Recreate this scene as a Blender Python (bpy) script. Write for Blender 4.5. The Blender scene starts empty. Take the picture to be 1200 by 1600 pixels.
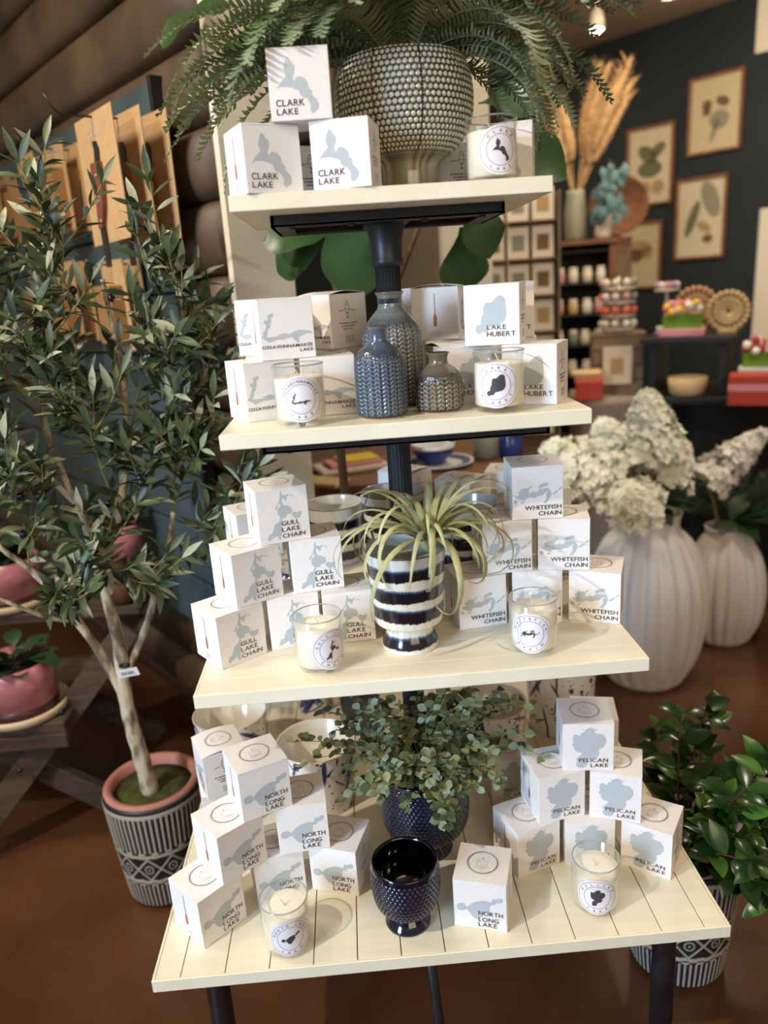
import bpy, bmesh, math, random
import numpy as np
from mathutils import Matrix, Vector, Euler, noise as mnoise
rnd = random.Random(7)
SC = bpy.context.scene
COL = SC.collection
PI = math.pi

def lin(r, g, b):
    f = lambda c: (c/255/12.92 if c/255 <= .04045 else ((c/255+.055)/1.055)**2.4)
    return (f(r), f(g), f(b), 1.0)

# ---------------------------------------------------------------- camera
cam_d = bpy.data.cameras.new('camera'); cam = bpy.data.objects.new('camera', cam_d); COL.objects.link(cam)
RX, DN, FW = (0.99652476, -0.0527972, -0.06442716), (-0.07670442, -0.28006783, -0.95691088), (0.03247824, 0.95852724, -0.28314431)
cam.matrix_world = Matrix(((RX[0], -DN[0], -FW[0], -0.08958), (RX[1], -DN[1], -FW[1], -1.52416), (RX[2], -DN[2], -FW[2], 1.56595), (0, 0, 0, 1)))
cam_d.sensor_fit = 'VERTICAL'; cam_d.sensor_height = 36; cam_d.sensor_width = 27; cam_d.lens = 26.8305
cam_d.clip_start = .05; cam_d.clip_end = 60
cam_d.dof.use_dof = True; cam_d.dof.focus_distance = 1.42; cam_d.dof.aperture_fstop = 1.85
SC.camera = cam
# ---------------------------------------------------------------- world, lights, exposure
w = bpy.data.worlds.new('world'); SC.world = w; w.use_nodes = True
w.node_tree.nodes['Background'].inputs[0].default_value = (1.0, .84, .66, 1)
w.node_tree.nodes['Background'].inputs[1].default_value = .25
def light(name, kind, loc, target, energy, color, **kw):
    d = bpy.data.lights.new(name, kind); d.energy = energy; d.color = color
    for k, v in kw.items(): setattr(d, k, v)
    o = bpy.data.objects.new(name, d); COL.objects.link(o); o.location = loc
    o.rotation_euler = (Vector(target)-Vector(loc)).to_track_quat('-Z', 'Y').to_euler()
    return o
light('track_spot_key', 'SPOT', (-2.1, -1.65, 3.1), (.08, -.2, .62), 205, (1.0, .88, .71), spot_size=math.radians(74), spot_blend=.85, shadow_soft_size=.03)
light('window_daylight', 'AREA', (-3.2, -3.3, 1.9), (.05, -.2, 1.0), 11.5, (.46, .69, 1.0), shape='RECTANGLE', size=1.0, size_y=1.4, spread=math.radians(42))
light('front_warm_fill', 'AREA', (1.0, -3.4, 2.7), (.1, 0, 1.0), 32, (1.0, .80, .58), shape='RECTANGLE', size=2.4, size_y=1.2)  # added warm fill from the front, not a known shop fitting
light('ceiling_downlight_left', 'AREA', (-1.45, -.15, 3.1), (-.95, .95, 1.5), 14, (1.0, .86, .66), shape='DISK', size=.4, spread=math.radians(120))
light('ceiling_downlight_a', 'AREA', (.9, 2.2, 3.1), (1.1, 2.6, 0), 18, (1.0, .80, .56), shape='DISK', size=.5)
light('ceiling_downlight_b', 'AREA', (1.9, 2.4, 3.1), (2.3, 3.6, 1.8), 22, (1.0, .80, .56), shape='DISK', size=.5)
light('ceiling_downlight_c', 'AREA', (.2, 4.4, 3.1), (.3, 4.6, .5), 16, (1.0, .80, .56), shape='DISK', size=.5)
light('ceiling_downlight_d', 'AREA', (1.3, .5, 3.1), (1.2, 1.2, 0), 15, (1.0, .88, .72), shape='DISK', size=.5)
SC.view_settings.view_transform = 'Standard'; SC.view_settings.look = 'None'
SC.view_settings.exposure = 0.27; SC.view_settings.gamma = 1.0; SC.view_settings.use_curve_mapping = False

# ---------------------------------------------------------------- materials
M = {}
def mat(name, col, rough=.5, metal=0, spec=.5, noise=None, bump=None, col2=None, attr=None, coat=0, emit=None, sss=0, alpha=None, trans=0, stretch=(1, 1, 1), contrast=(.35, .65), sheen=0):
    m = bpy.data.materials.new(name); m.use_nodes = True; nt = m.node_tree; b = nt.nodes['Principled BSDF']
    b.inputs['Base Color'].default_value = col; b.inputs['Roughness'].default_value = rough
    b.inputs['Metallic'].default_value = metal; b.inputs['Specular IOR Level'].default_value = spec
    b.inputs['Coat Weight'].default_value = coat; b.inputs['Coat Roughness'].default_value = .06
    if sss:
        b.inputs['Subsurface Weight'].default_value = sss; b.inputs['Subsurface Radius'].default_value = (.01, .007, .004); b.inputs['Subsurface Scale'].default_value = .6
    if emit: b.inputs['Emission Color'].default_value = emit[0]; b.inputs['Emission Strength'].default_value = emit[1]
    if trans: b.inputs['Transmission Weight'].default_value = trans
    tc = nt.nodes.new('ShaderNodeTexCoord'); mp = nt.nodes.new('ShaderNodeMapping'); mp.inputs['Scale'].default_value = stretch
    nt.links.new(tc.outputs['Object'], mp.inputs['Vector'])
    def nz(scale, detail=4):
        n = nt.nodes.new('ShaderNodeTexNoise'); n.inputs['Scale'].default_value = scale; n.inputs['Detail'].default_value = detail
        nt.links.new(mp.outputs['Vector'], n.inputs['Vector']); return n
    src = None
    if attr:
        a = nt.nodes.new('ShaderNodeAttribute'); a.attribute_name = attr; src = a.outputs['Color']
    if noise:
        n = nz(noise, 6); r = nt.nodes.new('ShaderNodeValToRGB'); r.color_ramp.elements[0].position = contrast[0]; r.color_ramp.elements[1].position = contrast[1]
        r.color_ramp.elements[0].color = col; r.color_ramp.elements[1].color = col2 or col
        nt.links.new(n.outputs['Fac'], r.inputs['Fac'])
        if src:
            mx = nt.nodes.new('ShaderNodeMix'); mx.data_type = 'RGBA'; mx.blend_type = 'MULTIPLY'; mx.inputs['Factor'].default_value = 1
            nt.links.new(src, mx.inputs['A']); nt.links.new(r.outputs['Color'], mx.inputs['B']); src = mx.outputs['Result']
        else: src = r.outputs['Color']
    if src: nt.links.new(src, b.inputs['Base Color'])
    if bump:
        n = nz(bump[0], 5); bp = nt.nodes.new('ShaderNodeBump'); bp.inputs['Strength'].default_value = bump[1]; bp.inputs['Distance'].default_value = bump[2]
        nt.links.new(n.outputs['Fac'], bp.inputs['Height']); nt.links.new(bp.outputs['Normal'], b.inputs['Normal'])
    M[name] = m; return m
def glassmat(name, tint=(1, 1, 1, 1), ior=1.45):
    m = bpy.data.materials.new(name); m.use_nodes = True; nt = m.node_tree; nt.nodes.clear()
    out = nt.nodes.new('ShaderNodeOutputMaterial'); t = nt.nodes.new('ShaderNodeBsdfTransparent'); g = nt.nodes.new('ShaderNodeBsdfGlossy')
    t.inputs[0].default_value = tint; g.inputs['Roughness'].default_value = .02; g.inputs[0].default_value = (1, 1, 1, 1)
    lw = nt.nodes.new('ShaderNodeLayerWeight'); lw.inputs['Blend'].default_value = .5
    pw = nt.nodes.new('ShaderNodeMath'); pw.operation = 'POWER'; pw.inputs[1].default_value = 4; nt.links.new(lw.outputs['Facing'], pw.inputs[0])
    f = nt.nodes.new('ShaderNodeMath'); f.operation = 'MULTIPLY_ADD'; f.inputs[1].default_value = .75; f.inputs[2].default_value = .05; nt.links.new(pw.outputs[0], f.inputs[0])
    mx = nt.nodes.new('ShaderNodeMixShader'); nt.links.new(f.outputs[0], mx.inputs[0]); nt.links.new(t.outputs[0], mx.inputs[1]); nt.links.new(g.outputs[0], mx.inputs[2])
    nt.links.new(mx.outputs[0], out.inputs[0]); M[name] = m; return m

mat('paint', lin(234, 226, 198), .38, noise=9, col2=lin(240, 233, 209), bump=(60, .05, .001), stretch=(1, 6, 1))
mat('seam', lin(70, 50, 48), .8)
mat('black_iron', lin(24, 25, 28), .42, noise=14, col2=lin(38, 39, 43))
mat('carton', lin(236, 231, 227), .55, noise=200, col2=lin(240, 236, 232))
mat('carton_inner', lin(120, 72, 60), .8)
mat('lake', lin(184, 192, 196), .6); mat('ink', lin(72, 66, 72), .6); mat('ink_line', lin(56, 50, 66), .6); mat('ink_faint', lin(176, 172, 172), .6)
mat('copper', lin(178, 104, 66), .5); mat('flame', lin(208, 150, 140), .6)
mat('wax', lin(250, 244, 228), .4, sss=.15); mat('wick', lin(222, 210, 190), .8)
mat('label', lin(238, 233, 236), .45); mat('lake_dark', lin(62, 62, 66), .6); mat('ring', lin(116, 108, 134), .6)
glassmat('glass', (.985, .99, .98, 1)); mat('glass_rim', lin(200, 204, 200), .06, spec=.9, alpha=None, trans=.6)
mat('glaze', lin(255, 255, 255), .16, attr='Col', coat=.5)
mat('glaze_rough', lin(255, 255, 255), .42, attr='Col')
mat('navy', lin(16, 22, 66), .12, attr='Col', coat=.6)
mat('log', lin(66, 52, 40), .55, noise=3, col2=lin(104, 84, 66), bump=(8, .25, .01), stretch=(1, 1, 1))
mat('teal_board', lin(52, 70, 78), .6, noise=5, col2=lin(70, 90, 98), bump=(40, .1, .002))
mat('card_kraft', lin(190, 154, 112), .7, noise=30, col2=lin(198, 164, 122))
mat('kraft_dark', lin(156, 116, 72), .7)
mat('wood_red', lin(108, 58, 44), .35, noise=12, col2=lin(128, 72, 54), stretch=(6, 6, 1))
mat('steel', lin(60, 60, 64), .3, metal=.8); mat('rivet', lin(220, 180, 160), .3)
mat('wire', lin(26, 26, 28), .4)
mat('concrete', lin(72, 44, 27), .22, noise=1.6, col2=lin(110, 72, 47), bump=(5, .06, .004), contrast=(.3, .7))
mat('dark_wall', lin(27, 36, 43), .7, noise=2, col2=lin(33, 42, 49))
mat('ceiling', lin(226, 206, 180), .9); mat('white_trim', lin(232, 225, 206), .5, noise=3, col2=lin(238, 232, 216))
mat('frame_wood', lin(132, 88, 60), .5, noise=20, col2=lin(150, 104, 74)); mat('print_paper', lin(206, 192, 158), .7); mat('print_paper_pale', lin(216, 204, 178), .7)
mat('print_green', lin(110, 112, 84), .8); mat('print_brown', lin(118, 92, 68), .8); mat('print_grey', lin(150, 144, 122), .8); mat('print_tan', lin(176, 148, 104), .8)
mat('bark', lin(112, 98, 76), .8, noise=38, col2=lin(206, 194, 166), bump=(60, .8, .006), stretch=(1, 1, .4), contrast=(.38, .56))
mat('twig', lin(126, 122, 72), .7, noise=14, col2=lin(150, 142, 92))
mat('olive_leaf', lin(54, 68, 40), .42, noise=9, col2=lin(86, 98, 64)); mat('olive_leaf_pale', lin(140, 146, 116), .55, noise=9, col2=lin(168, 172, 146)); mat('olive_leaf_dark', lin(32, 46, 30), .4, noise=9, col2=lin(50, 66, 44))
mat('olive_fruit', lin(30, 24, 30), .25)
mat('moss', lin(58, 66, 30), .95, noise=40, col2=lin(88, 92, 48), bump=(90, .9, .006))
mat('terracotta_pink', lin(172, 116, 104), .6, noise=8, col2=lin(190, 134, 120))
mat('pink_glaze', lin(176, 110, 122), .3, noise=20, col2=lin(190, 124, 134)); mat('plum', lin(62, 28, 32), .35); mat('saucer', lin(218, 198, 166), .5)
mat('dark_timber', lin(58, 46, 38), .7, noise=6, col2=lin(86, 70, 58), bump=(30, .3, .004), stretch=(1, 8, 8))
mat('fern', lin(124, 138, 98), .5, noise=6, col2=lin(164, 174, 134)); mat('fern_dark', lin(86, 104, 74), .5, noise=6, col2=lin(120, 134, 102)); mat('fern_stem', lin(86, 96, 60), .6)
mat('fig_leaf', lin(44, 76, 40), .35, noise=5, col2=lin(66, 98, 54)); mat('fig_stem', lin(96, 74, 54), .8)
mat('air_leaf', lin(158, 160, 112), .55, noise=18, col2=lin(190, 188, 142))
mat('small_leaf', lin(98, 110, 74), .55, noise=20, col2=lin(138, 146, 104)); mat('small_leaf_blue', lin(128, 146, 122), .55, noise=20, col2=lin(152, 166, 140)); mat('small_leaf_dark', lin(62, 74, 48), .55)
mat('glossy_leaf', lin(26, 52, 20), .25, noise=8, col2=lin(48, 84, 32), coat=.2); mat('glossy_leaf_light', lin(66, 104, 38), .28, noise=8, col2=lin(92, 130, 52), coat=.2); mat('red_stem', lin(92, 48, 40), .5)
mat('white_ceramic', lin(230, 226, 222), .4); mat('petal', lin(254, 253, 242), .7, noise=14, col2=lin(244, 248, 226)); mat('petal_white', lin(252, 250, 244), .7)
mat('deep_leaf', lin(30, 56, 30), .5, noise=10, col2=lin(44, 74, 40))
mat('pampas', lin(164, 132, 92), .9, noise=30, col2=lin(190, 158, 116)); mat('sage_vase', lin(150, 150, 132), .5)
mat('teal_leaf', lin(78, 112, 120), .5); mat('basket', lin(92, 58, 36), .7, noise=20, col2=lin(116, 76, 48))
mat('cedar', lin(104, 66, 40), .6, noise=6, col2=lin(126, 84, 54)); mat('black_shelf', lin(24, 20, 20), .6)
mat('cream_obj', lin(222, 212, 196), .6); mat('rose_obj', lin(200, 150, 150), .6); mat('coral', lin(222, 110, 92), .5); mat('red_box', lin(186, 62, 46), .5); mat('honey', lin(206, 178, 130), .5); mat('grey_green', lin(130, 136, 124), .5)
mat('crate', lin(120, 98, 78), .7, noise=8, col2=lin(144, 120, 98)); mat('stone', lin(150, 136, 122), .8); mat('bright_green', lin(110, 150, 30), .6); mat('yellow', lin(232, 208, 50), .6); mat('pinkish', lin(224, 150, 158), .6); mat('lilac', lin(170, 130, 180), .6)
mat('laser_wood', lin(196, 154, 116), .7); mat('black_stand', lin(14, 16, 18), .6); mat('blue_white', lin(228, 230, 236), .2); mat('cobalt', lin(40, 56, 120), .2)
mat('bulb', lin(255, 235, 200), .4, emit=((1, .84, .6, 1), 22)); mat('lamp_white', lin(222, 214, 200), .5)
mat('barcode_white', lin(236, 234, 234), .6); mat('barcode_black', lin(40, 38, 40), .6)

# ---------------------------------------------------------------- mesh helpers
def link(o, parent=None, m=None):
    COL.objects.link(o)
    if parent is not None: o.parent = parent
    return o
def mesh(name, v, f, m=None, smooth=False, cols=None):
    me = bpy.data.meshes.new(name)
    me.from_pydata([tuple(map(float, p)) for p in v], [], f); me.validate()
    if m: me.materials.append(M[m] if isinstance(m, str) else m)
    if smooth: me.polygons.foreach_set('use_smooth', [True]*len(me.polygons))
    if cols is not None:
        a = me.color_attributes.new('Col', 'FLOAT_COLOR', 'POINT'); c = np.ones((len(v), 4), np.float32); c[:, :3] = np.asarray(cols)[:, :3]; a.data.foreach_set('color', c.ravel())
    me.update(); return me
def put(name, me, parent=None, loc=(0, 0, 0), rz=0, mw=None, kind=None):
    o = bpy.data.objects.new(name, me); link(o, parent)
    if mw is not None: o.matrix_local = mw
    else: o.location = loc; o.rotation_euler = (0, 0, rz)
    if kind: o['kind'] = kind
    return o
def tag(o, label, cat, group=None):
    o['label'] = label; o['category'] = cat
    if group: o['group'] = group
    return o
def thing(name, label, cat, loc=(0, 0, 0), rz=0, group=None):
    o = bpy.data.objects.new(name, None); link(o); o.empty_display_size = .02; o.location = loc; o.rotation_euler = (0, 0, rz)
    return tag(o, label, cat, group)
def struct(name, me=None, loc=(0, 0, 0), rz=0):
    o = bpy.data.objects.new(name, me); link(o); o.location = loc; o.rotation_euler = (0, 0, rz); o['kind'] = 'structure'; return o
class MB:
    def __init__(s): s.v = []; s.f = []
    def add(s, v, f):
        b = len(s.v); s.v += [tuple(map(float, p)) for p in v]; s.f += [tuple(i+b for i in q) for q in f]; return s
    def box(s, x0, x1, y0, y1, z0, z1, bev=0, mw=None):
        if bev <= 0:
            v = [(x, y, z) for z in (z0, z1) for y in (y0, y1) for x in (x0, x1)]
            f = [(0, 2, 3, 1), (4, 5, 7, 6), (0, 1, 5, 4), (2, 6, 7, 3), (0, 4, 6, 2), (1, 3, 7, 5)]
        else:
            v = []; b = bev
            for (xa, xs) in ((x0, 1), (x1, -1)):
                for (ya, ys) in ((y0, 1), (y1, -1)):
                    for (za, zs) in ((z0, 1), (z1, -1)):
                        v += [(xa, ya+ys*b, za+zs*b), (xa+xs*b, ya, za+zs*b), (xa+xs*b, ya+ys*b, za)]
            c = lambda i, j, k: (i*4+j*2+k)*3
            f = []
            for i in (0, 1):
                q = [c(i, 0, 0), c(i, 1, 0), c(i, 1, 1), c(i, 0, 1)]; f.append(tuple(q if i else q[::-1]))
                q = [c(0, i, 0)+1, c(1, i, 0)+1, c(1, i, 1)+1, c(0, i, 1)+1]; f.append(tuple(q if not i else q[::-1]))
                q = [c(0, 0, i)+2, c(1, 0, i)+2, c(1, 1, i)+2, c(0, 1, i)+2]; f.append(tuple(q if i else q[::-1]))
            for j in (0, 1):
                for k in (0, 1):
                    f.append((c(0, j, k)+1, c(1, j, k)+1, c(1, j, k)+2, c(0, j, k)+2)); f.append((c(j, 0, k), c(j, 1, k), c(j, 1, k)+2, c(j, 0, k)+2)); f.append((c(j, k, 0), c(j, k, 1), c(j, k, 1)+1, c(j, k, 0)+1))
            for i in (0, 1):
                for j in (0, 1):
                    for k in (0, 1): f.append((c(i, j, k), c(i, j, k)+1, c(i, j, k)+2))
        if mw is not None: v = [tuple(mw @ Vector(p)) for p in v]
        return s.add(v, f)
    def prism(s, poly, h, mw=None):
        n = len(poly); v = [(x, y, 0) for x, y in poly]+[(x, y, h) for x, y in poly]
        f = [tuple(range(n))[::-1], tuple(range(n, 2*n))]+[(i, (i+1) % n, n+(i+1) % n, n+i) for i in range(n)]
        if mw is not None: v = [tuple(mw @ Vector(p)) for p in v]
        return s.add(v, f)
    def tube(s, path, rad, seg=8, cap=True):
        P = [Vector(p) for p in path]; n = len(P); R = rad if hasattr(rad, '__len__') else [rad]*n
        t = (P[1]-P[0]).normalized(); a = t.orthogonal().normalized(); v = []; f = []
        for i in range(n):
            t = (P[min(i+1, n-1)]-P[max(i-1, 0)]).normalized(); a = (a-t*a.dot(t)).normalized(); b = t.cross(a)
            for k in range(seg):
                th = 2*PI*k/seg; v.append(P[i]+(a*math.cos(th)+b*math.sin(th))*R[i])
        for i in range(n-1):
            for k in range(seg): f.append((i*seg+k, i*seg+(k+1) % seg, (i+1)*seg+(k+1) % seg, (i+1)*seg+k))
        if cap: f.append(tuple(range(seg))[::-1]); f.append(tuple(range((n-1)*seg, n*seg)))
        return s.add(v, f)
    def lathe(s, prof, seg=32, at=(0, 0, 0), cap=True):
        v, f = lathe(prof, seg, None, cap); return s.add([(a+at[0], b+at[1], c+at[2]) for a, b, c in v], f)
    def ball(s, c, r, seg=10, sz=1.0):
        n = max(4, seg//2); return s.lathe([(max(1e-5, r*math.sin(PI*i/n)), -r*sz*math.cos(PI*i/n)) for i in range(n+1)], seg, c)
    def build(s, name, m, parent=None, smooth=False, loc=(0, 0, 0), rz=0, kind=None):
        return put(name, mesh(name, s.v, s.f, m, smooth), parent, loc, rz, kind=kind)
def lathe(prof, seg, disp=None, cap=True):
    """prof: list of (r,z[,flag]); disp(theta array, i, r, z)->dr array for outer rings"""
    n = len(prof); th = np.arange(seg)*2*PI/seg; v = np.empty((n, seg, 3))
    for i, p in enumerate(prof):
        r = np.full(seg, p[0]); 
        if disp is not None: r = r+disp(th, i, p[0], p[1])
        v[i, :, 0] = r*np.cos(th); v[i, :, 1] = r*np.sin(th); v[i, :, 2] = p[1]
    f = [(i*seg+k, i*seg+(k+1) % seg, (i+1)*seg+(k+1) % seg, (i+1)*seg+k) for i in range(n-1) for k in range(seg)]
    if cap and prof[0][0] > 1e-4: f.append(tuple(range(seg))[::-1])
    if cap and prof[-1][0] > 1e-4: f.append(tuple(range((n-1)*seg, n*seg)))
    return v.reshape(-1, 3).tolist(), f
def resample(pts, n):
    """n points along polyline (r,z), smoothed by Catmull-Rom"""
    P = [np.array(p, float) for p in pts]; Q = [2*P[0]-P[1]]+P+[2*P[-1]-P[-2]]; fine = []
    for i in range(1, len(Q)-2):
        for k in range(24):
            t = k/24; a, b, c, d = Q[i-1:i+3]
            fine.append(.5*((2*b)+(c-a)*t+(2*a-5*b+4*c-d)*t*t+(3*b-a-3*c+d)*t**3))
    fine.append(P[-1]); F = np.array(fine); L = np.r_[0, np.cumsum(np.linalg.norm(np.diff(F, axis=0), axis=1))]
    s = np.linspace(0, L[-1], n); return np.c_[np.interp(s, L, F[:, 0]), np.interp(s, L, F[:, 1])], s
_tx = {}
def text_mesh(st):
    if st in _tx: return _tx[st]
    if len(st) > 1:
        V = []; F = []; x = 0; n0 = 0
        for ch in st:
            gv, gf = text_mesh(ch); lo, hi = gv[:, 0].min(), gv[:, 0].max(); q = gv.copy(); q[:, 0] += x-lo; V.append(q); F += [tuple(i+n0 for i in p) for p in gf]; n0 += len(gv); x += hi-lo+.085
        _tx[st] = (np.concatenate(V), F); return _tx[st]
    c = bpy.data.curves.new('t', 'FONT'); c.body = st; c.size = 1; c.resolution_u = 3; c.offset = .012
    o = bpy.data.objects.new('t', c); me = bpy.data.meshes.new_from_object(o)
    v = np.array([p.co[:] for p in me.vertices]); f = [tuple(p.vertices) for p in me.polygons]
    bpy.data.objects.remove(o); bpy.data.curves.remove(c); bpy.data.meshes.remove(me)
    _tx[st] = (v, f); return v, f
def text_fit(st, x0, x1, y0, h):
    v, f = text_mesh(st); lo, hi = v.min(0), v.max(0); s = v.copy()
    s[:, 0] = x0+(v[:, 0]-lo[0])/(hi[0]-lo[0])*(x1-x0); s[:, 1] = y0+(v[:, 1]-lo[1])/(hi[1]-lo[1])*h; return s, f
def ring2d(r, t, n=48):
    v = [(rr*math.cos(2*PI*k/n), rr*math.sin(2*PI*k/n), 0) for rr in (r-t/2, r+t/2) for k in range(n)]
    return v, [(k, (k+1) % n, n+(k+1) % n, n+k)[::-1] for k in range(n)]
def look(d, up=(0, 0, 1), roll=0):
    """matrix with +Y along d, +Z near up"""
    y = Vector(d).normalized(); z = Vector(up); z = z-y*z.dot(y)
    if z.length < 1e-3: z = y.orthogonal()
    z.normalize(); x = y.cross(z); m = Matrix((x, y, z)).transposed()
    return m @ Matrix.Rotation(roll, 3, 'Y') if roll else m
def place(d, p, s=1.0, up=(0, 0, 1), roll=0):
    return Matrix.Translation(Vector(p)) @ look(d, up, roll).to_4x4() @ Matrix.Diagonal((s, s, s, 1))
def leaf_mesh(name, L, W, m, n=6, fold=.25, bend=.2, shape=.45, twist=0, wave=0, point=1.0):
    v = []; f = []
    for i in range(n+1):
        t = i/n; wd = W/2*(math.sin(PI*min(1, t**(math.log(.5)/math.log(shape))))**point) if 0 < i < n else W*.03
        y = L*t; z = -bend*L*t*t; wz = wave*W*math.sin(t*9)
        ca, sa = math.cos(twist*t), math.sin(twist*t)
        for sx in (-1, 0, 1):
            dx, dz = sx*wd, abs(sx)*wd*fold+sx*wz
            v.append((dx*ca-dz*sa, y*(1-.3*bend*t), z+dx*sa+dz*ca))
    for i in range(n):
        for k in (0, 1): a = i*3+k; f.append((a, a+1, a+4, a+3))
    return mesh(name, v, f, m, True)
def scatter(parent, name, items, limit=300, stuffname='foliage'):
    """items: (mesh, matrix); the largest in view as parts, the rest joined as stuff"""
    c = cam.matrix_world.translation; base = Vector(parent.location)
    items = sorted(items, key=lambda it: (it[1].translation+base-c).length/it[1].to_scale()[0])
    for me, mw in items[:limit]: put(name, me, parent, mw=mw)
    rest = items[limit:]
    if rest:
        by = {}
        for me, mw in rest: by.setdefault(me.materials[0].name, []).append((me, mw))
        for k, its in by.items():
            b = MB()
            for me, mw in its: b.add([mw @ p.co for p in me.vertices], [tuple(p.vertices) for p in me.polygons])
            b.build(stuffname, k, parent, True, kind='stuff')
# ================================================================ setting
DV = Vector((-.6078, .7941, 0)); NV = Vector((.7941, .6078, 0)); RZ = math.atan2(.7941, -.6078)
def roomframe(p, z=0):   # local x along DV, local y = -NV (into the room), z up
    return Matrix.Translation((p[0], p[1], z)) @ Matrix((DV, -NV, (0, 0, 1))).transposed().to_4x4()
WB = (2.546, 4.098); WL = (-.362, .55)
b = MB(); b.box(-5, 6, -5, 9, -.05, 0); struct('floor', mesh('floor', b.v, b.f, 'concrete'))
b = MB(); b.box(-5, 6, -5, 9, 3.2, 3.25); struct('ceiling', mesh('ceiling', b.v, b.f, 'ceiling'))
b = MB(); b.box(-2.2, 9, -.1, 0, 0, 3.2); o = struct('wall_back', mesh('wall_back', b.v, b.f, 'dark_wall')); o.matrix_world = roomframe(WB)
wl = struct('wall_left'); wl.matrix_world = roomframe(WL)
seams = [1.435-.187*k for k in range(7, 0, -1)]+[1.435, 1.622, 1.811, 1.991, 2.181, 2.374, 2.562, 2.75, 2.937, 3.124]
for k in range(len(seams)-1):
    z0, z1 = seams[k]+.002, seams[k+1]-.002; v = []; n = 12; r = random.Random(k)
    for xx in np.linspace(.026, 4.6, 24):
        for i in range(n+1):
            t = i/n; y = -.03+.042*math.sin(PI*t)**.5+.004*mnoise.noise((xx*1.3, k*3.1, t*2)); v.append((xx, y, z0+(z1-z0)*t))
        v.append((xx, -.2, z1)); v.append((xx, -.2, z0))
    m = n+3; f = [(i*m+j, i*m+(j+1) % m, (i+1)*m+(j+1) % m, (i+1)*m+j) for i in range(23) for j in range(m)]+[tuple(range(m))[::-1], tuple(range(23*m, 24*m))]
    put('log', mesh('log', v, f, 'log', True), wl)
b = MB(); b.box(0, .024, -.185, .004, 0, 3.2, .002); o = struct('trim_1', mesh('trim', b.v, b.f, 'white_trim')); o.matrix_world = roomframe(WL)
b = MB(); b.box(-.16, .16, -.16, .16, 0, 3.2, .01); o = struct('trim_2', mesh('column', b.v, b.f, 'white_trim')); o.matrix_world = roomframe((.36, 2.0))
b = MB(); b.box(-.9, -.345, 0, .02, 0, 1.9, .006); b.box(-.9, -.245, 0, .03, 2.84, 3.2, .006); o = struct('trim_3', mesh('pilaster', b.v, b.f, 'white_trim')); o.matrix_world = roomframe(WB)

# ================================================================ display stand
TZ = {1: .45, 2: .9267, 3: 1.3536, 4: 1.7193}; TH = .0251
stand = thing('display_stand', 'cream four-tier display stand with plank shelves on a black iron post', 'display stand', (0, 0, 0))
def shelf(t, x0, x1, y0, y1, cuts, along):
    z = TZ[t]
    bb = MB(); e = .005
    bb.box(x0, x1, y0, y0+e, z-TH, z, .0012); bb.box(x0, x1, y1-e, y1, z-TH, z, .0012); bb.box(x0, x0+e, y0+e, y1-e, z-TH, z, .0012); bb.box(x1-e, x1, y0+e, y1-e, z-TH, z, .0012)
    bb.box(x0+e, x1-e, y0+e, y1-e, z-TH, z-.016, 0)
    s = bb.build('shelf', 'paint', stand)
    c = MB(); c.box(x0+e, x1-e, y0+e, y1-e, z-.016, z-.006); c.build('gap_shade_layer', 'seam', s)  # dark layer added under the planks, standing in for shade in their gaps
    g = .0009
    if along == 'y':
        ed = [x0+e]+cuts+[x1-e]
        for a, bq in zip(ed[:-1], ed[1:]):
            q = MB(); q.box(a+g, bq-g, y0+e, y1-e, z-.0058, z-.0001, .0006); q.build('plank', 'paint', s)
    else:
        ed = [y0+e]+cuts+[y1-e]
        for a, bq in zip(ed[:-1], ed[1:]):
            q = MB(); q.box(x0+e, x1-e, a+g*.6, bq-g*.6, z-.0058, z-.0001, .0006); q.build('plank', 'paint', s)
shelf(1, -.507, .507, -.474, .464, [-.458+.0766*k for k in range(13)], 'y')
shelf(2, -.392, .388, -.364, .364, [-.311+.0766*k for k in range(9)], 'x')
shelf(3, -.305, .302, -.303, .303, [-.25+.0766*k for k in range(8)], 'x')
shelf(4, -.2585, .2625, -.212, .188, [-.16+.0766*k for k in range(5)], 'x')
def flute(th, i, r, z): return .0007*np.cos(24*th)
v, f = lathe([(.0235, z) for z in np.linspace(.43, 1.67, 6)], 96, flute)
put('post', mesh('post', v, f, 'black_iron', True), stand)
b = MB(); b.lathe([(.024, 1.60), (.031, 1.602), (.031, 1.612), (.029, 1.618), (.031, 1.65), (.037, 1.675), (.039, 1.682), (.039, 1.69)], 48); b.build('post_cap', 'black_iron', stand, True)
for (zt, hx, y0, y1) in ((1.694, .204, -.113, .12), (1.3284, .243, -.262, .262)):
    b = MB(); zz = zt-.0195
    b.box(-hx, hx, y0, y0+.006, zz, zt, .001); b.box(-hx, hx, y1-.006, y1, zz, zt, .001); b.box(-hx, -hx+.006, y0, y1, zz, zt); b.box(hx-.006, hx, y0, y1, zz, zt)
    b.box(-hx, hx, y0, y0+.035, zz, zz+.004); b.box(-hx, hx, y1-.035, y1, zz, zz+.004); b.box(-hx, -hx+.035, y0+.035, y1-.035, zz, zz+.004); b.box(hx-.035, hx, y0+.035, y1-.035, zz, zz+.004)
    b.box(-.04, .04, y0+.03, y1-.03, zz, zz+.004)
    pl = b.build('bracket', 'black_iron', stand)
    for sx in (-1, 1):
        for q in (.32, .82):
            c = MB(); c.lathe([(.005, zz-.004), (.006, zz-.002), (.006, zz)], 10, (sx*hx*q, y0+.018, 0)); c.build('bolt', 'black_iron', pl, True)
for zt in (.9016,):
    b = MB(); b.lathe([(.024, zt-.05), (.034, zt-.03), (.06, zt-.006), (.06, zt)], 32); b.build('post_collar', 'black_iron', stand, True)
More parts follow.
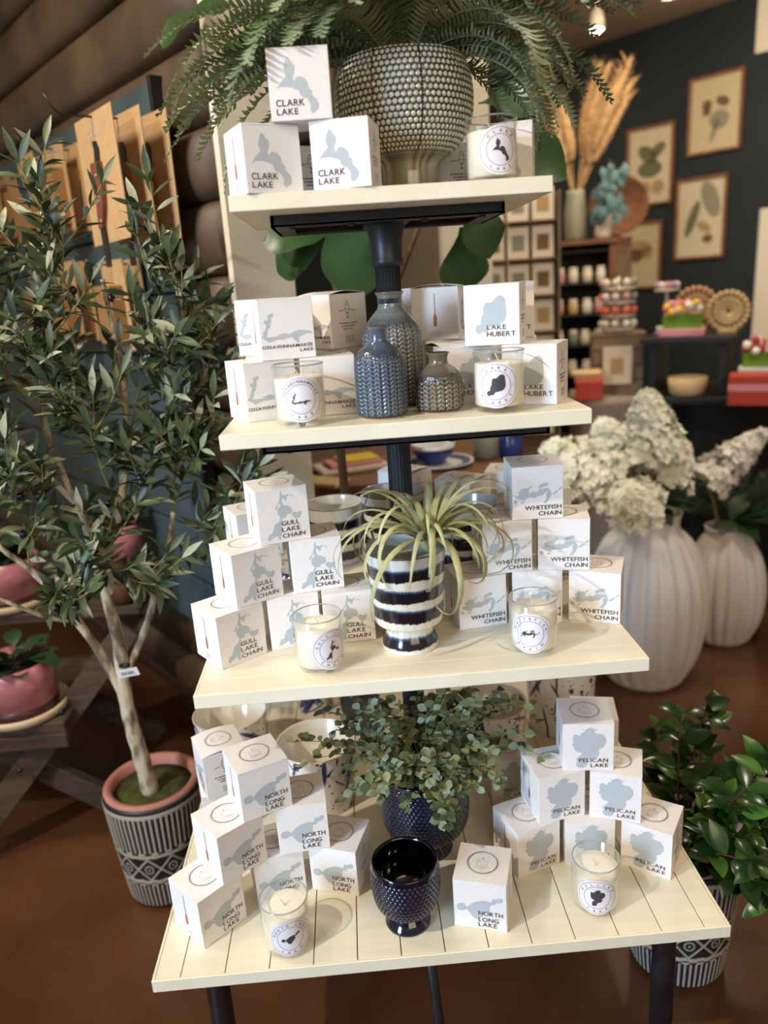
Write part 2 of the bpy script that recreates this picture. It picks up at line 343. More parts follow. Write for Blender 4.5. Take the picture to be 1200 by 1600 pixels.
for sx, sy in ((-1, -1), (1, -1), (-1, 1), (1, 1)):
    b = MB(); x, y = sx*.41, sy*.425
    b.lathe([(.021, 0), (.021, .39), (.024, .398), (.028, .404), (.028, .4249)], 24, (x, y, 0)); b.build('leg', 'black_iron', stand, True)
b = MB(); b.tube([(-.026, -.40, .4249), (-.011, -.40, .203), (.003, -.40, 0.0)], .0095, 10); b.build('brace', 'black_iron', stand, True)
b = MB(); b.tube([(-.026, .40, .4249), (.003, .40, 0.0)], .0095, 10); b.build('brace', 'black_iron', stand, True)

# ================================================================ candle boxes
LAKES = {'CLARK':([[(339,863),(442,739),(435,666),(397,596),(413,520),(451,570),(504,597),(578,570),(635,513),(641,428),(689,403),(695,329),(754,282),(792,205),(771,132),(687,84),(647,119),(659,204),(604,293),(542,308),(495,354),(487,408),(437,423),(388,448),(300,465),(182,464),(127,432),(202,527),(296,604),(263,692),(288,784)]],[(96,562,193,115),(96,449,76,106)]),'OSSA':([[(167,734),(262,767),(270,729),(211,675),(223,629),(184,574),(207,550),(149,508),(136,451),(119,383),(236,380),(315,381),(345,410),(454,430),(544,406),(628,442),(698,461),(818,454),(937,434),(951,386),(880,403),(796,385),(697,344),(708,273),(674,263),(601,327),(579,364),(496,346),(388,330),(336,338),(254,316),(159,292),(99,338),(15,385),(64,421),(59,456),(110,510),(132,578),(87,626),(118,658),(169,655)]],[(18,951,184,65),(710,951,105,66)]),'HUBERT':([[(613,798),(688,807),(747,752),(755,633),(768,514),(753,435),(698,357),(577,322),(455,299),(407,220),(315,223),(299,188),(238,198),(196,267),(225,334),(303,350),(304,452),(352,518),(354,638),(401,702),(491,698),(552,748)]],[(411,757,254,91),(409,929,139,98)]),'GULL':([[(476,932),(502,935),(500,871),(576,848),(626,871),(640,849),(595,825),(581,759),(555,753),(539,802),(494,819),(484,741),(513,717),(514,679),(600,659),(659,616),(675,540),(645,506),(566,511),(538,456),(465,452),(445,339),(435,209),(409,126),(411,62),(370,60),(349,136),(318,141),(285,117),(222,99),(188,67),(146,97),(187,191),(249,195),(278,263),(312,344),(363,380),(410,387),(442,470),(391,535),(398,621),(460,671),(451,725),(412,707),(383,623),(351,613),(367,669),(438,747),(464,831)],[(660,498),(713,535),(774,506),(826,529),(853,487),(812,418),(744,398),(685,436)],[(657,859),(723,822),(730,800),(670,837)]],[(447,796,302,100),(443,798,187,100),(441,893,74,94)]),'WHITE':([[(50,452),(123,467),(123,537),(196,587),(286,601),(322,565),(321,494),(411,526),(483,512),(537,573),(680,574),(733,548),(723,513),(644,499),(590,448),(501,434),(447,401),(357,422),(285,407),(249,374),(176,376),(104,415)],[(501,610),(555,650),(662,680),(709,664),(698,619),(608,605),(537,580)],[(662,480),(744,523),(758,477),(733,390),(661,287),(608,307),(672,392)],[(758,442),(822,492),(876,524),(901,506),(822,449)],[(893,541),(965,591),(975,566),(922,522)],[(32,364),(68,388),(104,351),(86,309),(42,318)],[(304,583),(376,640),(386,615),(322,565)],[(169,334),(230,367),(248,345),(194,305)]],[(240,957,176,99),(510,957,62,95)]),'NORTH':([[(236,413),(261,452),(339,524),(445,586),(580,625),(712,605),(734,575),(680,504),(679,418),(558,311),(480,199),(406,214),(346,257),(303,337),(259,393)],[(53,436),(95,495),(187,510),(246,450),(244,397),(166,349),(90,354)],[(717,596),(742,685),(815,690),(873,723),(931,708),(930,654),(872,611),(814,612),(754,541)]],[(468,925,300,112),(464,845,170,106),(462,811,62,106)]),'PELICAN':([[(437,878),(528,919),(604,895),(634,852),(610,810),(665,786),(771,775),(841,695),(842,603),(789,504),(699,454),(715,370),(685,303),(624,270),(501,236),(471,116),(409,65),(300,71),(253,132),(284,201),(253,252),(331,320),(377,388),(284,405),(237,439),(222,507),(175,557),(206,608),(191,658),(200,758),(268,781),(330,740),(360,806),(406,822)],[(369,889),(406,898),(391,865)],[(619,885),(670,891),(649,862)]],[(315,885,183,96),(543,886,76,92)])}
TITLES = {'CLARK': ['CLARK', 'LAKE'], 'OSSA': ['OSSAWINNAMAKEE', 'LAKE'], 'HUBERT': ['LAKE', 'HUBERT'], 'GULL': ['GULL', 'LAKE', 'CHAIN'], 'WHITE': ['WHITEFISH', 'CHAIN'], 'NORTH': ['NORTH', 'LONG', 'LAKE'], 'PELICAN': ['PELICAN', 'LAKE']}
SAY = {'CLARK': 'CLARK LAKE', 'OSSA': 'OSSAWINNAMAKEE LAKE', 'HUBERT': 'LAKE HUBERT', 'GULL': 'GULL LAKE CHAIN', 'WHITE': 'WHITEFISH CHAIN', 'NORTH': 'NORTH LONG LAKE', 'PELICAN': 'PELICAN LAKE'}
BW, BH = .095, .1023; HW = BW/2; EP = .0004
def front(u, v, e=EP): return (-HW+u*BW, -HW-e, v*BH)
def left(u, v, e=EP): return (-HW-e, HW-u*BW, v*BH)
def right(u, v, e=EP): return (HW+e, -HW+u*BW, v*BH)
b = MB(); b.box(-HW, HW, -HW, HW, 0, BH-.001, .0008); ME_BODY = mesh('carton_body', b.v, b.f, 'carton')
def lid(bow):
    v = []; n = 8
    for j in range(n+1):
        t = j/n; z = BH-.0008+bow*math.sin(PI*t)
        for zz in (z, z-.0006):
            for x in (-HW, HW): v.append((x, -HW-.0004+BW*t, zz))
    f = []
    for j in range(n):
        a = j*4; c = a+4; f += [(a, a+1, c+1, c), (a+2, c+2, c+3, a+3), (a, c, c+2, a+2), (a+1, a+3, c+3, c+1)]
    f += [(0, 2, 3, 1), (n*4, n*4+1, n*4+3, n*4+2)]
    k = len(v); v += [(-HW+.004, -HW-.0004, BH-.0008), (HW-.004, -HW-.0004, BH-.0008), (HW-.006, -HW-.0006, BH-.003), (-HW+.006, -HW-.0006, BH-.003)]; f.append((k, k+3, k+2, k+1))
    return mesh('lid', v, f, 'carton')
ME_LID = [lid(.0006), lid(.006)]
ME_LAKE = {}; ME_TITLE = {}; ME_LAKE2D = {}
for k, (P, T) in LAKES.items():
    v = []; f = []
    for pl in P:
        area = sum(pl[i][0]*pl[(i+1) % len(pl)][1]-pl[(i+1) % len(pl)][0]*pl[i][1] for i in range(len(pl))); pl = pl if area > 0 else pl[::-1]
        f.append(tuple(range(len(v), len(v)+len(pl)))); v += [(p[0]/1000, p[1]/1000) for p in pl]
    ME_LAKE2D[k] = (v, f); ME_LAKE[k] = mesh('lake_print', [front(*p) for p in v], f, 'lake')
    bb = MB()
    for st, (u0, u1, y0, hh) in zip(TITLES[k], T):
        tv, tf = text_fit(st, u0/1000, u1/1000, y0/1000+.004, hh/1000*.84); bb.add([front(p[0], p[1], .0008) for p in tv], tf)
    ME_TITLE[k] = mesh('title_lettering', bb.v, bb.f, 'ink')
def waves(fn, u0, u1, vs):
    bb = MB()
    for vv in vs:
        n = 16; pts = [(u0+(u1-u0)*i/n, vv+.012*math.sin(i*1.6)) for i in range(n+1)]
        bb.add([fn(u, q+d) for u, q in pts for d in (-.004, .004)], [(2*i, 2*i+2, 2*i+3, 2*i+1) for i in range(n)])
    return bb
bb = MB(); sh = [(.492, .88), (.508, .88), (.510, .50), (.535, .44), (.54, .33), (.53, .26), (.47, .26), (.46, .33), (.465, .44), (.49, .50)]
bb.add([left(u, v) for u, v in sh], [tuple(range(len(sh)))[::-1]]); ME_PADDLE = mesh('paddle_print', bb.v, bb.f, 'copper')
bb = waves(left, .36, .64, (.155, .125, .095, .065)); ME_WAVE = mesh('wave_print', bb.v, bb.f, 'ink_faint')
bb = waves(right, .36, .62, (.21, .175, .14, .105))
hull = [(.46+.055*math.sin(PI*min(1, t*1.25))**.8*(1 if s > 0 else -1) if t < 1 else .46, .86-.31*t) for s, rng in ((1, range(0, 13)), (-1, range(12, -1, -1))) for t in [q/12 for q in rng]]
for i in range(len(hull)-1):
    (a0, a1), (c0, c1) = hull[i], hull[i+1]; dx, dy = c0-a0, c1-a1; L = math.hypot(dx, dy) or 1; nx, ny = -dy/L*.005, dx/L*.005
    bb.add([right(a0-nx, a1-ny), right(c0-nx, c1-ny), right(c0+nx, c1+ny), right(a0+nx, a1+ny)], [(0, 1, 2, 3)])
for vv in (.78, .70, .63): bb.add([right(.42, vv), right(.50, vv), right(.50, vv+.008), right(.42, vv+.008)], [(0, 1, 2, 3)])
bb.add([right(.435, .545), right(.485, .545), right(.485, .565), right(.435, .565)], [(0, 1, 2, 3)])
for s in (-1, 1): bb.add([right(.46+s*.05, .70), right(.46+s*.22, .665), right(.46+s*.22, .68), right(.46+s*.05, .706)], [(0, 1, 2, 3)])
for vv, hw in ((.44, .25), (.385, .18), (.33, .13)):
    u = .46-hw
    while u < .46+hw:
        bb.add([right(u, vv), right(u+.014, vv), right(u+.014, vv+.026), right(u, vv+.026)], [(0, 1, 2, 3)]); u += rnd.choice((.022, .022, .024, .04))
ME_CANOE = mesh('canoe_print', bb.v, bb.f, 'ink')
def top(x, y, e=.0012): return (x, y, BH+e)
bb = MB(); v, f = ring2d(.0265, .0012); bb.add([top(p[0], p[1]) for p in v], [q for q in f]); v, f = ring2d(.0288, .0003); bb.add([top(p[0], p[1]) for p in v], f)
ME_RING = mesh('emblem_ring', bb.v, bb.f, 'ink_line')
bb = MB()
for (x0, x1, y0, y1) in ((-.0095, .0095, .0055, .0061), (-.0095, .0095, -.0085, -.0079), (-.0095, -.0089, -.0085, .006), (.0089, .0095, -.0085, .006), (-.008, .008, .0018, .0021), (-.008, .008, -.0005, -.0002)):
    bb.add([top(x0, y0), top(x1, y0), top(x1, y1), top(x0, y1)], [(0, 1, 2, 3)])
for k in range(8): bb.add([top(-.0105+k*.0028, -.0135), top(-.009+k*.0028, -.0135), top(-.009+k*.0028, -.0115), top(-.0105+k*.0028, -.0115)], [(0, 1, 2, 3)])
for k in range(8): bb.add([top(-.006+k*.0016, -.0162), top(-.005+k*.0016, -.0162), top(-.005+k*.0016, -.0151), top(-.006+k*.0016, -.0151)], [(0, 1, 2, 3)])
ME_ICON = mesh('candle_icon', bb.v, bb.f, 'ink_faint')
fl = [(0, .0135), (.0012, .0112), (.0012, .0088), (0, .0075), (-.0012, .0088), (-.0012, .0112)]
ME_FLAME = mesh('flame_icon', [top(*p) for p in fl], [tuple(range(6))[::-1]], 'flame')
def dome(me, bow):
    v = [p.co.copy() for p in me.vertices]; n = me.copy()
    for p in n.vertices: p.co.z += bow*math.sin(PI*(p.co.y/BW+.5))-.0012+.0006
    return n
EMB = [[dome(m_, q) for m_ in (ME_RING, ME_ICON, ME_FLAME)] for q in (.0006, .006)]
def cbox(design, x, y, z, yaw, label, bow=0, grp=None):
    t = thing('candle_box', label, 'box', (x, y, z), math.radians(yaw), grp)
    put('carton', ME_BODY, t); l = put('lid', ME_LID[bow], t)
    put('lake_print', ME_LAKE[design], t); put('title_lettering', ME_TITLE[design], t); put('paddle_print', ME_PADDLE, t); put('wave_print', ME_WAVE, t); put('canoe_print', ME_CANOE, t)
    e = put('emblem_ring', EMB[bow][0], t); put('candle_icon', EMB[bow][1], e); put('flame_icon', EMB[bow][2], e)
    return t
R0, R1, R2 = 0, BH, 2*BH
BOXES = [
 ('CLARK', -.202, -.158, 1.7193, 24.2, 'lower left CLARK LAKE box of the trio on the top shelf'),
 ('CLARK', -.065, -.162, 1.7193, -12.9, 'lower right CLARK LAKE box of the trio, directly in front of the green planter'),
 ('CLARK', -.130, -.160, 1.7193+R1, -1, 'CLARK LAKE box balanced on top of two others under the fern'),
 ('CLARK', .222, -.050, 1.7193, -16, 'CLARK LAKE box standing right behind the candle on the top shelf'),
 ('CLARK', .158, .128, 1.7193, -82, 'shaded candle box tucked beside the foot of the green planter'),
 ('CLARK', -.150, .06, 1.7193, -60, 'candle box half hidden behind the CLARK LAKE trio'),
 ('OSSA', -.2015, -.1285, 1.3536+R1, 15.3, 'upper OSSAWINNAMAKEE LAKE box facing front, on two others'),
 ('OSSA', -.247, -.136, 1.3536, 26.9, 'lower left OSSAWINNAMAKEE LAKE box showing its paddle side'),
 ('OSSA', -.128, -.129, 1.3536, 4, 'lower right OSSAWINNAMAKEE LAKE box between candle and blue vases'),
 ('OSSA', -.112, .042, 1.3536+R1, -48, 'upper OSSAWINNAMAKEE LAKE box turned to show its canoe side', 1),
 ('OSSA', -.236, -.002, 1.3536+R1, -12, 'upper OSSAWINNAMAKEE LAKE box at far left, mostly behind another'),
 ('OSSA', -.108, .045, 1.3536, -30, 'barely visible lower box under the canoe-side box'),
 ('OSSA', -.236, .0, 1.3536, 4, 'barely visible lower box at the back left of the third shelf'),
 ('HUBERT', .178, -.143, 1.3536+R1, -19.6, 'upper LAKE HUBERT box facing front above the candle'),
 ('HUBERT', .240, -.176, 1.3536, -26.9, 'lower right LAKE HUBERT box showing its canoe side'),
 ('HUBERT', .113, -.107, 1.3536, 12, 'lower left LAKE HUBERT box between small vase and candle', 1),
 ('HUBERT', .104, .082, 1.3536+R1, 74, 'upper LAKE HUBERT box turned to show a copper paddle', 1),
 ('HUBERT', .226, -.004, 1.3536+R1, -6, 'LAKE HUBERT box peeking out behind the upper right one'),
 ('HUBERT', .085, .200, 1.3536+R1, -20, 'box at the very back, a blue strip left of the paddle box'),
 ('HUBERT', .106, .080, 1.3536, 10, 'lower box underneath the copper paddle box'),
 ('HUBERT', .228, -.0, 1.3536, -2, 'lower box at the back right under the peeking one', 1),
 ('HUBERT', .085, .202, 1.3536, -10, 'lower box at the very back of the third shelf'),
 ('GULL', -.242, -.152, .9267+R2, 19.5, 'topmost GULL LAKE CHAIN box of the pyramid'),
 ('GULL', -.306, -.184, .9267+R1, 32.7, 'middle row GULL LAKE CHAIN box on the left, paddle side showing'),
 ('GULL', -.182, -.144, .9267+R1, 9.5, 'middle row GULL LAKE CHAIN box on the right'),
 ('GULL', -.346, -.213, .9267, 36.9, 'bottom left GULL LAKE CHAIN box at the shelf edge'),
 ('GULL', -.236, -.161, .9267, 14, 'bottom centre GULL LAKE CHAIN box behind the candle'),
 ('GULL', -.127, -.161, .9267, 5, 'bottom right GULL LAKE CHAIN box beside the striped footed planter'),
 ('GULL', -.322, .067, .9267+R1, 25, 'small glimpse of a box behind the topmost GULL LAKE CHAIN box'),
 ('GULL', -.325, .069, .9267, 20, 'barely visible lower box at the back left of the second shelf'),
 ('WHITE', .244, -.130, .9267+R2, -2.2, 'topmost WHITEFISH CHAIN box of the pyramid'),
 ('WHITE', .181, -.131, .9267+R1, 3.4, 'middle row WHITEFISH CHAIN box on the left, beside the air plant'),
 ('WHITE', .298, -.141, .9267+R1, -11.6, 'middle row WHITEFISH CHAIN box on the right'),
 ('WHITE', .360, -.164, .9267, -23.2, 'bottom right WHITEFISH CHAIN box at the shelf end'),
 ('WHITE', .124, -.143, .9267, 9.9, 'bottom left WHITEFISH CHAIN box beside the striped planter foot'),
 ('WHITE', .245, -.130, .9267, -6, 'bottom centre WHITEFISH CHAIN box behind the candle'),
 ('WHITE', .155, .185, .9267+R1, -40, 'corner-on box with a bowed lid behind the air plant', 1),
 ('WHITE', .272, .245, .9267+R1, -20, 'box at the back left of the topmost WHITEFISH CHAIN box'),
 ('WHITE', .030, .310, .9267+R1, -45, 'corner-on box directly behind the black post', 1),
 ('WHITE', .319, .070, .9267+R1, -5, 'sliver of a box behind the right of the WHITEFISH CHAIN pyramid'),
 ('WHITE', .155, .185, .9267, -38, 'lower box beneath the bowed-lid box'),
 ('WHITE', .272, .245, .9267, -14, 'lower box at the back right of the second shelf'),
 ('WHITE', .030, .310, .9267, -42, 'lower box beneath the one behind the post'),
 ('WHITE', .319, .070, .9267, -8, 'lower box hidden behind the bottom right WHITEFISH CHAIN box'),
 ('NORTH', -.424, -.350, .45, 43.7, 'bottom left NORTH LONG LAKE box at the front corner of the lowest shelf'),
 ('NORTH', -.377, -.315, .45+R1, 38.7, 'middle row NORTH LONG LAKE box on the left, paddle side showing'),
 ('NORTH', -.317, -.285, .45+R2, 24.7, 'topmost NORTH LONG LAKE box of the pyramid'),
 ('NORTH', -.245, -.265, .45+R1, 6.5, 'middle row NORTH LONG LAKE box on the right'),
 ('NORTH', -.176, -.267, .45, -18.4, 'bottom right NORTH LONG LAKE box beside the navy goblet'),
 ('NORTH', -.305, -.270, .45, 16, 'bottom centre NORTH LONG LAKE box behind the candle'),
 ('NORTH', .085, -.384, .45, -17.6, 'lone NORTH LONG LAKE box right of the navy goblet'),
 ('NORTH', -.429, -.072, .45+R1, -66, 'upper box behind the NORTH LONG LAKE pyramid, turned sideways with a raised lid', 1),
 ('NORTH', -.437, -.062, .45, 16, 'lower box under the sideways one behind the NORTH LONG LAKE pyramid'),
 ('PELICAN', .315, -.238, .45+R2, -7.7, 'topmost PELICAN LAKE box of the pyramid'),
 ('PELICAN', .373, -.259, .45+R1, -20.9, 'middle row PELICAN LAKE box on the right'),
 ('PELICAN', .250, -.243, .45+R1, 8.4, 'middle row PELICAN LAKE box on the left'),
 ('PELICAN', .193, -.259, .45, 19, 'bottom left PELICAN LAKE box behind the lone box'),
 ('PELICAN', .313, -.254, .45, -4, 'bottom centre PELICAN LAKE box behind the candle'),
 ('PELICAN', .435, -.293, .45, -35.1, 'bottom right PELICAN LAKE box at the shelf edge'),
 ('PELICAN', .388, -.068, .45+R1, -12, 'box behind the topmost PELICAN LAKE box, lid showing'),
 ('PELICAN', .388, -.066, .45, -8, 'lower box beneath the one behind the PELICAN LAKE pyramid'),
 ('PELICAN', .201, -.034, .45, 4, 'box standing alone behind the left of the PELICAN LAKE pyramid'),
]
for q in BOXES: cbox(q[0], q[1], q[2], q[3]+.0002, q[4], 'white '+q[5] if 'box' in q[5] else q[5], q[6] if len(q) > 6 else 0, 'white lake-map candle boxes')

# ================================================================ candles
CR, CH = .043, .1
v, f = lathe([(.0, .0), (.036, .0), (.0405, .003), (CR, .008), (CR, CH-.001), (CR-.0012, CH), (CR-.0024, CH-.001), (CR-.0024, .012), (.034, .0085), (0, .0085)], 64)
ME_GLASS = mesh('glass_tumbler', v, f, 'glass', True)
v, f = lathe([(0, .0088), (.033, .0088), (CR-.0026, .0125), (CR-.0026, .078), (CR-.004, .0795), (.02, .0785), (.004, .0795), (0, .0798)], 64); ME_WAX = mesh('wax', v, f, 'wax', True)
b = MB(); b.tube([(0, 0, .079), (-.001, 0, .086), (-.006, .001, .094)], [.0013, .0011, .0009], 6); b_r = None; ME_WICK = mesh('wick', b.v, b.f, 'wick', True)
v, f = lathe([(CR-.0012+.0013*math.cos(a), CH-.0008+.0013*math.sin(a)) for a in [2*PI*k/8 for k in range(9)]], 64, None, False); ME_RIM = mesh('glass_rim', v, f, 'glass_rim', True)
LR = .0375; LZ = .0465; LS = LR/.0325
def wrap(x, y, e): r = CR+e; a = x/CR; return (r*math.sin(a), -r*math.cos(a), LZ+y)
v = [wrap(0, 0, .0004)]; f = []; n = 48; rings = 8
for i in range(1, rings+1):
    for k in range(n): v.append(wrap(LR*i/rings*math.cos(2*PI*k/n), LR*i/rings*math.sin(2*PI*k/n), .0004))
for k in range(n):
    f.append((0, 1+k, 1+(k+1) % n))
    for i in range(rings-1): a = 1+i*n; f.append((a+k, a+n+k, a+n+(k+1) % n, a+(k+1) % n))
ME_LABEL = mesh('paper_label', v, f, 'label', True)
bb = MB()
for r_, t_ in ((.0295, .0007), (.0205, .0008)): v, f = ring2d(r_*LS, t_, 64); bb.add([wrap(p[0], p[1], .0007) for p in v], f)
ME_LRING = mesh('label_rings', bb.v, bb.f, 'ring')
bb = MB()
for s in (-1, 1): v, f = ring2d(.0004, .0009, 10); bb.add([wrap(p[0]+s*.025*LS, p[1], .0007) for p in v], f)
ME_LDOT = mesh('label_dots', bb.v, bb.f, 'copper')
def arc_text(st, r, cap, ang, bottom=False):
    bb = MB(); n = len(st); step = min(ang/(max(1, n-1)), math.radians(26))
    for i, ch in enumerate(st):
        if ch == ' ': continue
        tv, tf = text_mesh(ch); hi, lo = tv.max(0), tv.min(0); s = cap/.73; a = (i-(n-1)/2)*step
        for_v = []
        for p in tv:
            x, y = (p[0]-(hi[0]+lo[0])/2)*s, p[1]*s
            if not bottom: rr = r-cap/2+y; th = PI/2-a; px, py = rr*math.cos(th)+x*math.sin(th), rr*math.sin(th)-x*math.cos(th)
            else: rr = r+cap/2-y; th = -PI/2+a; px, py = rr*math.cos(th)-x*math.sin(th), rr*math.sin(th)+x*math.cos(th)
            for_v.append(wrap(px, py, .0008))
        bb.add(for_v, tf)
    return bb
CANDLES = [('CLARK', .178, -.140, 1.7193, 20, 'CLARK', 'LAKE', 'CLARK LAKE candle in clear glass on the top shelf'), ('OSSA', -.173, -.246, 1.3536, 2, 'OSSAWINNAMAKEE', 'LAKE', 'OSSAWINNAMAKEE LAKE candle in clear glass'),
 ('HUBERT', .160, -.249, 1.3536, -6, 'LAKE', 'HUBERT', 'LAKE HUBERT candle in clear glass'), ('GULL', -.177, -.290, .9267, 30, 'GULL LAKE', 'CHAIN', 'GULL LAKE CHAIN candle with its label turned right'),
 ('WHITE', .205, -.290, .9267, -8, 'WHITEFISH', 'CHAIN', 'WHITEFISH CHAIN candle in clear glass'), ('NORTH', -.275, -.416, .45, 6, 'NORTH LONG', 'LAKE', 'NORTH LONG LAKE candle at the front of the lowest shelf'), ('PELICAN', .291, -.390, .45, 6, 'PELICAN', 'LAKE', 'PELICAN LAKE candle on the lowest shelf')]
for k, x, y, z, fa, up, lo, lab in CANDLES:
    yaw = math.atan2(x+.0896, y+1.524)
    t = thing('jar_candle', 'white wax '+lab, 'candle', (x, y, z+.0002), -yaw+math.radians(fa), 'jar candles with round lake labels')
    put('glass_rim', ME_RIM, put('glass_tumbler', ME_GLASS, t)); wx = put('wax', ME_WAX, t); put('wick', ME_WICK, wx)
    lb = put('paper_label', ME_LABEL, t); put('label_rings', ME_LRING, lb); put('label_dots', ME_LDOT, lb)
    n = len(up); bb = arc_text(up, .025*LS, .0048, math.radians(min(150, 22*(n-1)))); b2 = arc_text(lo, .025*LS, .0048, math.radians(min(110, 22*(len(lo)-1))), True)
    put('label_lettering', mesh('label_lettering', bb.v, bb.f, 'ink'), lb); put('label_lettering', mesh('label_lettering', b2.v, b2.f, 'ink'), lb)
    lv, lf = ME_LAKE2D[k]; A = np.array(lv); c = (A.max(0)+A.min(0))/2; s = .029*LS/max(A.max(0)-A.min(0))
    if k == 'OSSA': s *= .98
    bm = bmesh.new(); vs = [bm.verts.new(((p[0]-c[0])*s, (p[1]-c[1])*s*1.05, 0)) for p in lv]
    for q in lf: bm.faces.new([vs[i] for i in q])
    bm.normal_update(); bmesh.ops.triangulate(bm, faces=bm.faces[:], ngon_method='EAR_CLIP')
    for _ in range(2): bmesh.ops.subdivide_edges(bm, edges=bm.edges[:], cuts=1, use_grid_fill=True)
    for p in bm.verts: p.co = wrap(p.co.x, p.co.y, .0008)
    me = bpy.data.meshes.new('lake_icon'); bm.to_mesh(me); bm.free(); me.materials.append(M['lake_dark']); put('lake_icon', me, lb)
# ================================================================ ceramics
def lerp(a, b, t): return np.asarray(a)+(np.asarray(b)-np.asarray(a))*np.asarray(t)[..., None]
L3 = lambda *c: np.array(lin(*c)[:3])
def fbm(n, seed, k=6):
    r = np.random.RandomState(seed); out = np.zeros(n); x = np.linspace(0, 1, n, endpoint=False)
    for f in range(1, k+1):
        fr = 2**f; out += r.uniform(.4, 1)/f**.5*np.sin(2*PI*(fr*x+r.rand()))
    return out/np.abs(out).max()
def pot(name, parent, outer, inner, seg, rows, material, disp=None, colour=None, inner_col=None):
    """outer/inner: polylines (r,z); disp(TH,S,R,Z)->dr ; colour(TH,S,R,Z,D)->rgb"""
    P, S = resample(outer, rows); P[:, 1] = np.maximum(P[:, 1], outer[0][1]); Q = np.array(inner, float)
    th = np.arange(seg)*2*PI/seg; TH, SS = np.meshgrid(th, S); RR = np.repeat(P[:, :1], seg, 1); ZZ = np.repeat(P[:, 1:], seg, 1)
    D = disp(TH, SS, RR, ZZ) if disp else np.zeros_like(RR); r = RR+D
    V = [np.stack([r*np.cos(TH), r*np.sin(TH), ZZ], -1).reshape(-1, 3)]
    C = [(colour(TH, SS, RR, ZZ, D)).reshape(-1, 3) if colour else np.ones((rows*seg, 3))]
    for q in Q:
        V.append(np.stack([q[0]*np.cos(th), q[0]*np.sin(th), np.full(seg, q[1])], -1)); C.append(np.tile(inner_col if inner_col is not None else np.ones(3), (seg, 1)))
    n = rows+len(Q); V = np.concatenate(V); C = np.concatenate(C)
    f = [(i*seg+k, i*seg+(k+1) % seg, (i+1)*seg+(k+1) % seg, (i+1)*seg+k) for i in range(n-1) for k in range(seg)]
    f.append(tuple(range(seg))[::-1]); f.append(tuple(range((n-1)*seg, n*seg)))
    return put(name, mesh(name, V.tolist(), f, material, True, C), parent)
def dots(TH, S, n, p, rad, amp, pw=.5):
    row = np.floor(S/p); u = TH/(2*PI)*n+.5*(row % 2); du = (u-np.floor(u)-.5)/1.0; dv_ = S/p-row-.5
    d2 = (du*du+dv_*dv_)/rad**2; return amp*np.clip(1-d2, 0, 1)**pw

# green dotted footed planter
t = thing('footed_planter', 'green and cream dimpled footed planter holding the fern', 'planter', (.047, 0, 1.7195))
def gd(TH, S, R, Z):
    w_ = np.clip((Z-.062)/.012, 0, 1); seam = np.abs(((TH/(2*PI)*9) % 1)-.5)*2; return w_*dots(TH, S, 76, .0100, .50, .0026, 1.0)-w_*.004*np.clip(1-(1-seam)/.045, 0, 1)
def gc(TH, S, R, Z, D):
    base = lerp(L3(54, 60, 50), L3(104, 106, 88), np.clip((.12-Z)/.09, 0, 1)); c = base+(L3(218, 214, 194)-base)*np.clip((D/.0026-.22)/.3, 0, 1)[..., None]
    drip = np.sin(TH*17+3*np.sin(TH*5))*.5+.5; ft = np.clip((.075-Z)/.02, 0, 1)
    c = c+(lerp(L3(120, 116, 92), L3(188, 182, 158), drip*np.clip(Z/.06, .2, 1))-c)*ft[..., None]
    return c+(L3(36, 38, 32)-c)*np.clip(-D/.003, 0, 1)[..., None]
pot('body', t, [(.060, 0), (.058, .012), (.056, .03), (.058, .052), (.075, .066), (.102, .09), (.119, .122), (.1235, .155), (.121, .19), (.112, .218), (.106, .226)], [(.102, .228), (.099, .222), (.105, .19), (.105, .12), (.01, .10)], 608, 230, 'glaze', gd, gc, L3(70, 72, 60))
b = MB(); b.lathe([(.105, .19), (.06, .198), (0, .2)], 40); b.build('potting_mix', 'bark', t, True)

# three braided vases
def braid(n, pitch, zc, amp=.0022):
    def fn(TH, S, R, Z):
        u = TH/(2*PI)*n; fu = np.abs((u % 1)-.5)*2            # 0 centre of the column, 1 at its groove
        ch = ((S/pitch+fu*.8) % 1); leaf = np.sin(PI*ch)**.7*(1-fu**4)*(1-.55*np.exp(-(fu/.1)**2)); w_ = np.clip((zc-Z)/.02, 0, 1)*np.clip((Z-.003)/.006, 0, 1)
        return amp*leaf*w_
    return fn
def braid_col(hi, mid, lo, zc, zt, amp=.0022):
    hi, mid, lo = L3(*hi), L3(*mid), L3(*lo); r = np.random.RandomState(3)
    def fn(TH, S, R, Z, D):
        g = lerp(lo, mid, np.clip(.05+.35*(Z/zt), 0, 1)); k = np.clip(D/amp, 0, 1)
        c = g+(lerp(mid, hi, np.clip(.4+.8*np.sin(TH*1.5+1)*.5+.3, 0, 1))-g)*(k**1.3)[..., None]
        nk = np.clip((Z-zc+.012)/.02, 0, 1); c = c+(lerp(mid, hi, r.rand(*Z.shape)*.9)-c)*nk[..., None]*.85
        sp = r.rand(*Z.shape); c = c*(.86+.28*sp)[..., None]; c[Z > zt-.004] = L3(120, 108, 92); c[Z < .002] = L3(196, 160, 120); return c
    return fn
def vase(x, y, label, pts, n, pitch, zc, zt, cols, rin):
    t = thing('bud_vase', label, 'vase', (x, y, 1.3538), .3, 'braided stoneware bud vases')
    pot('body', t, pts, [(rin-.003, zt), (rin-.005, zt-.006), (rin-.006, zt-.04), (.005, zt-.045)], 400, 190, 'glaze', braid(n, pitch, zc), braid_col(*cols, zc, zt), L3(46, 50, 58))
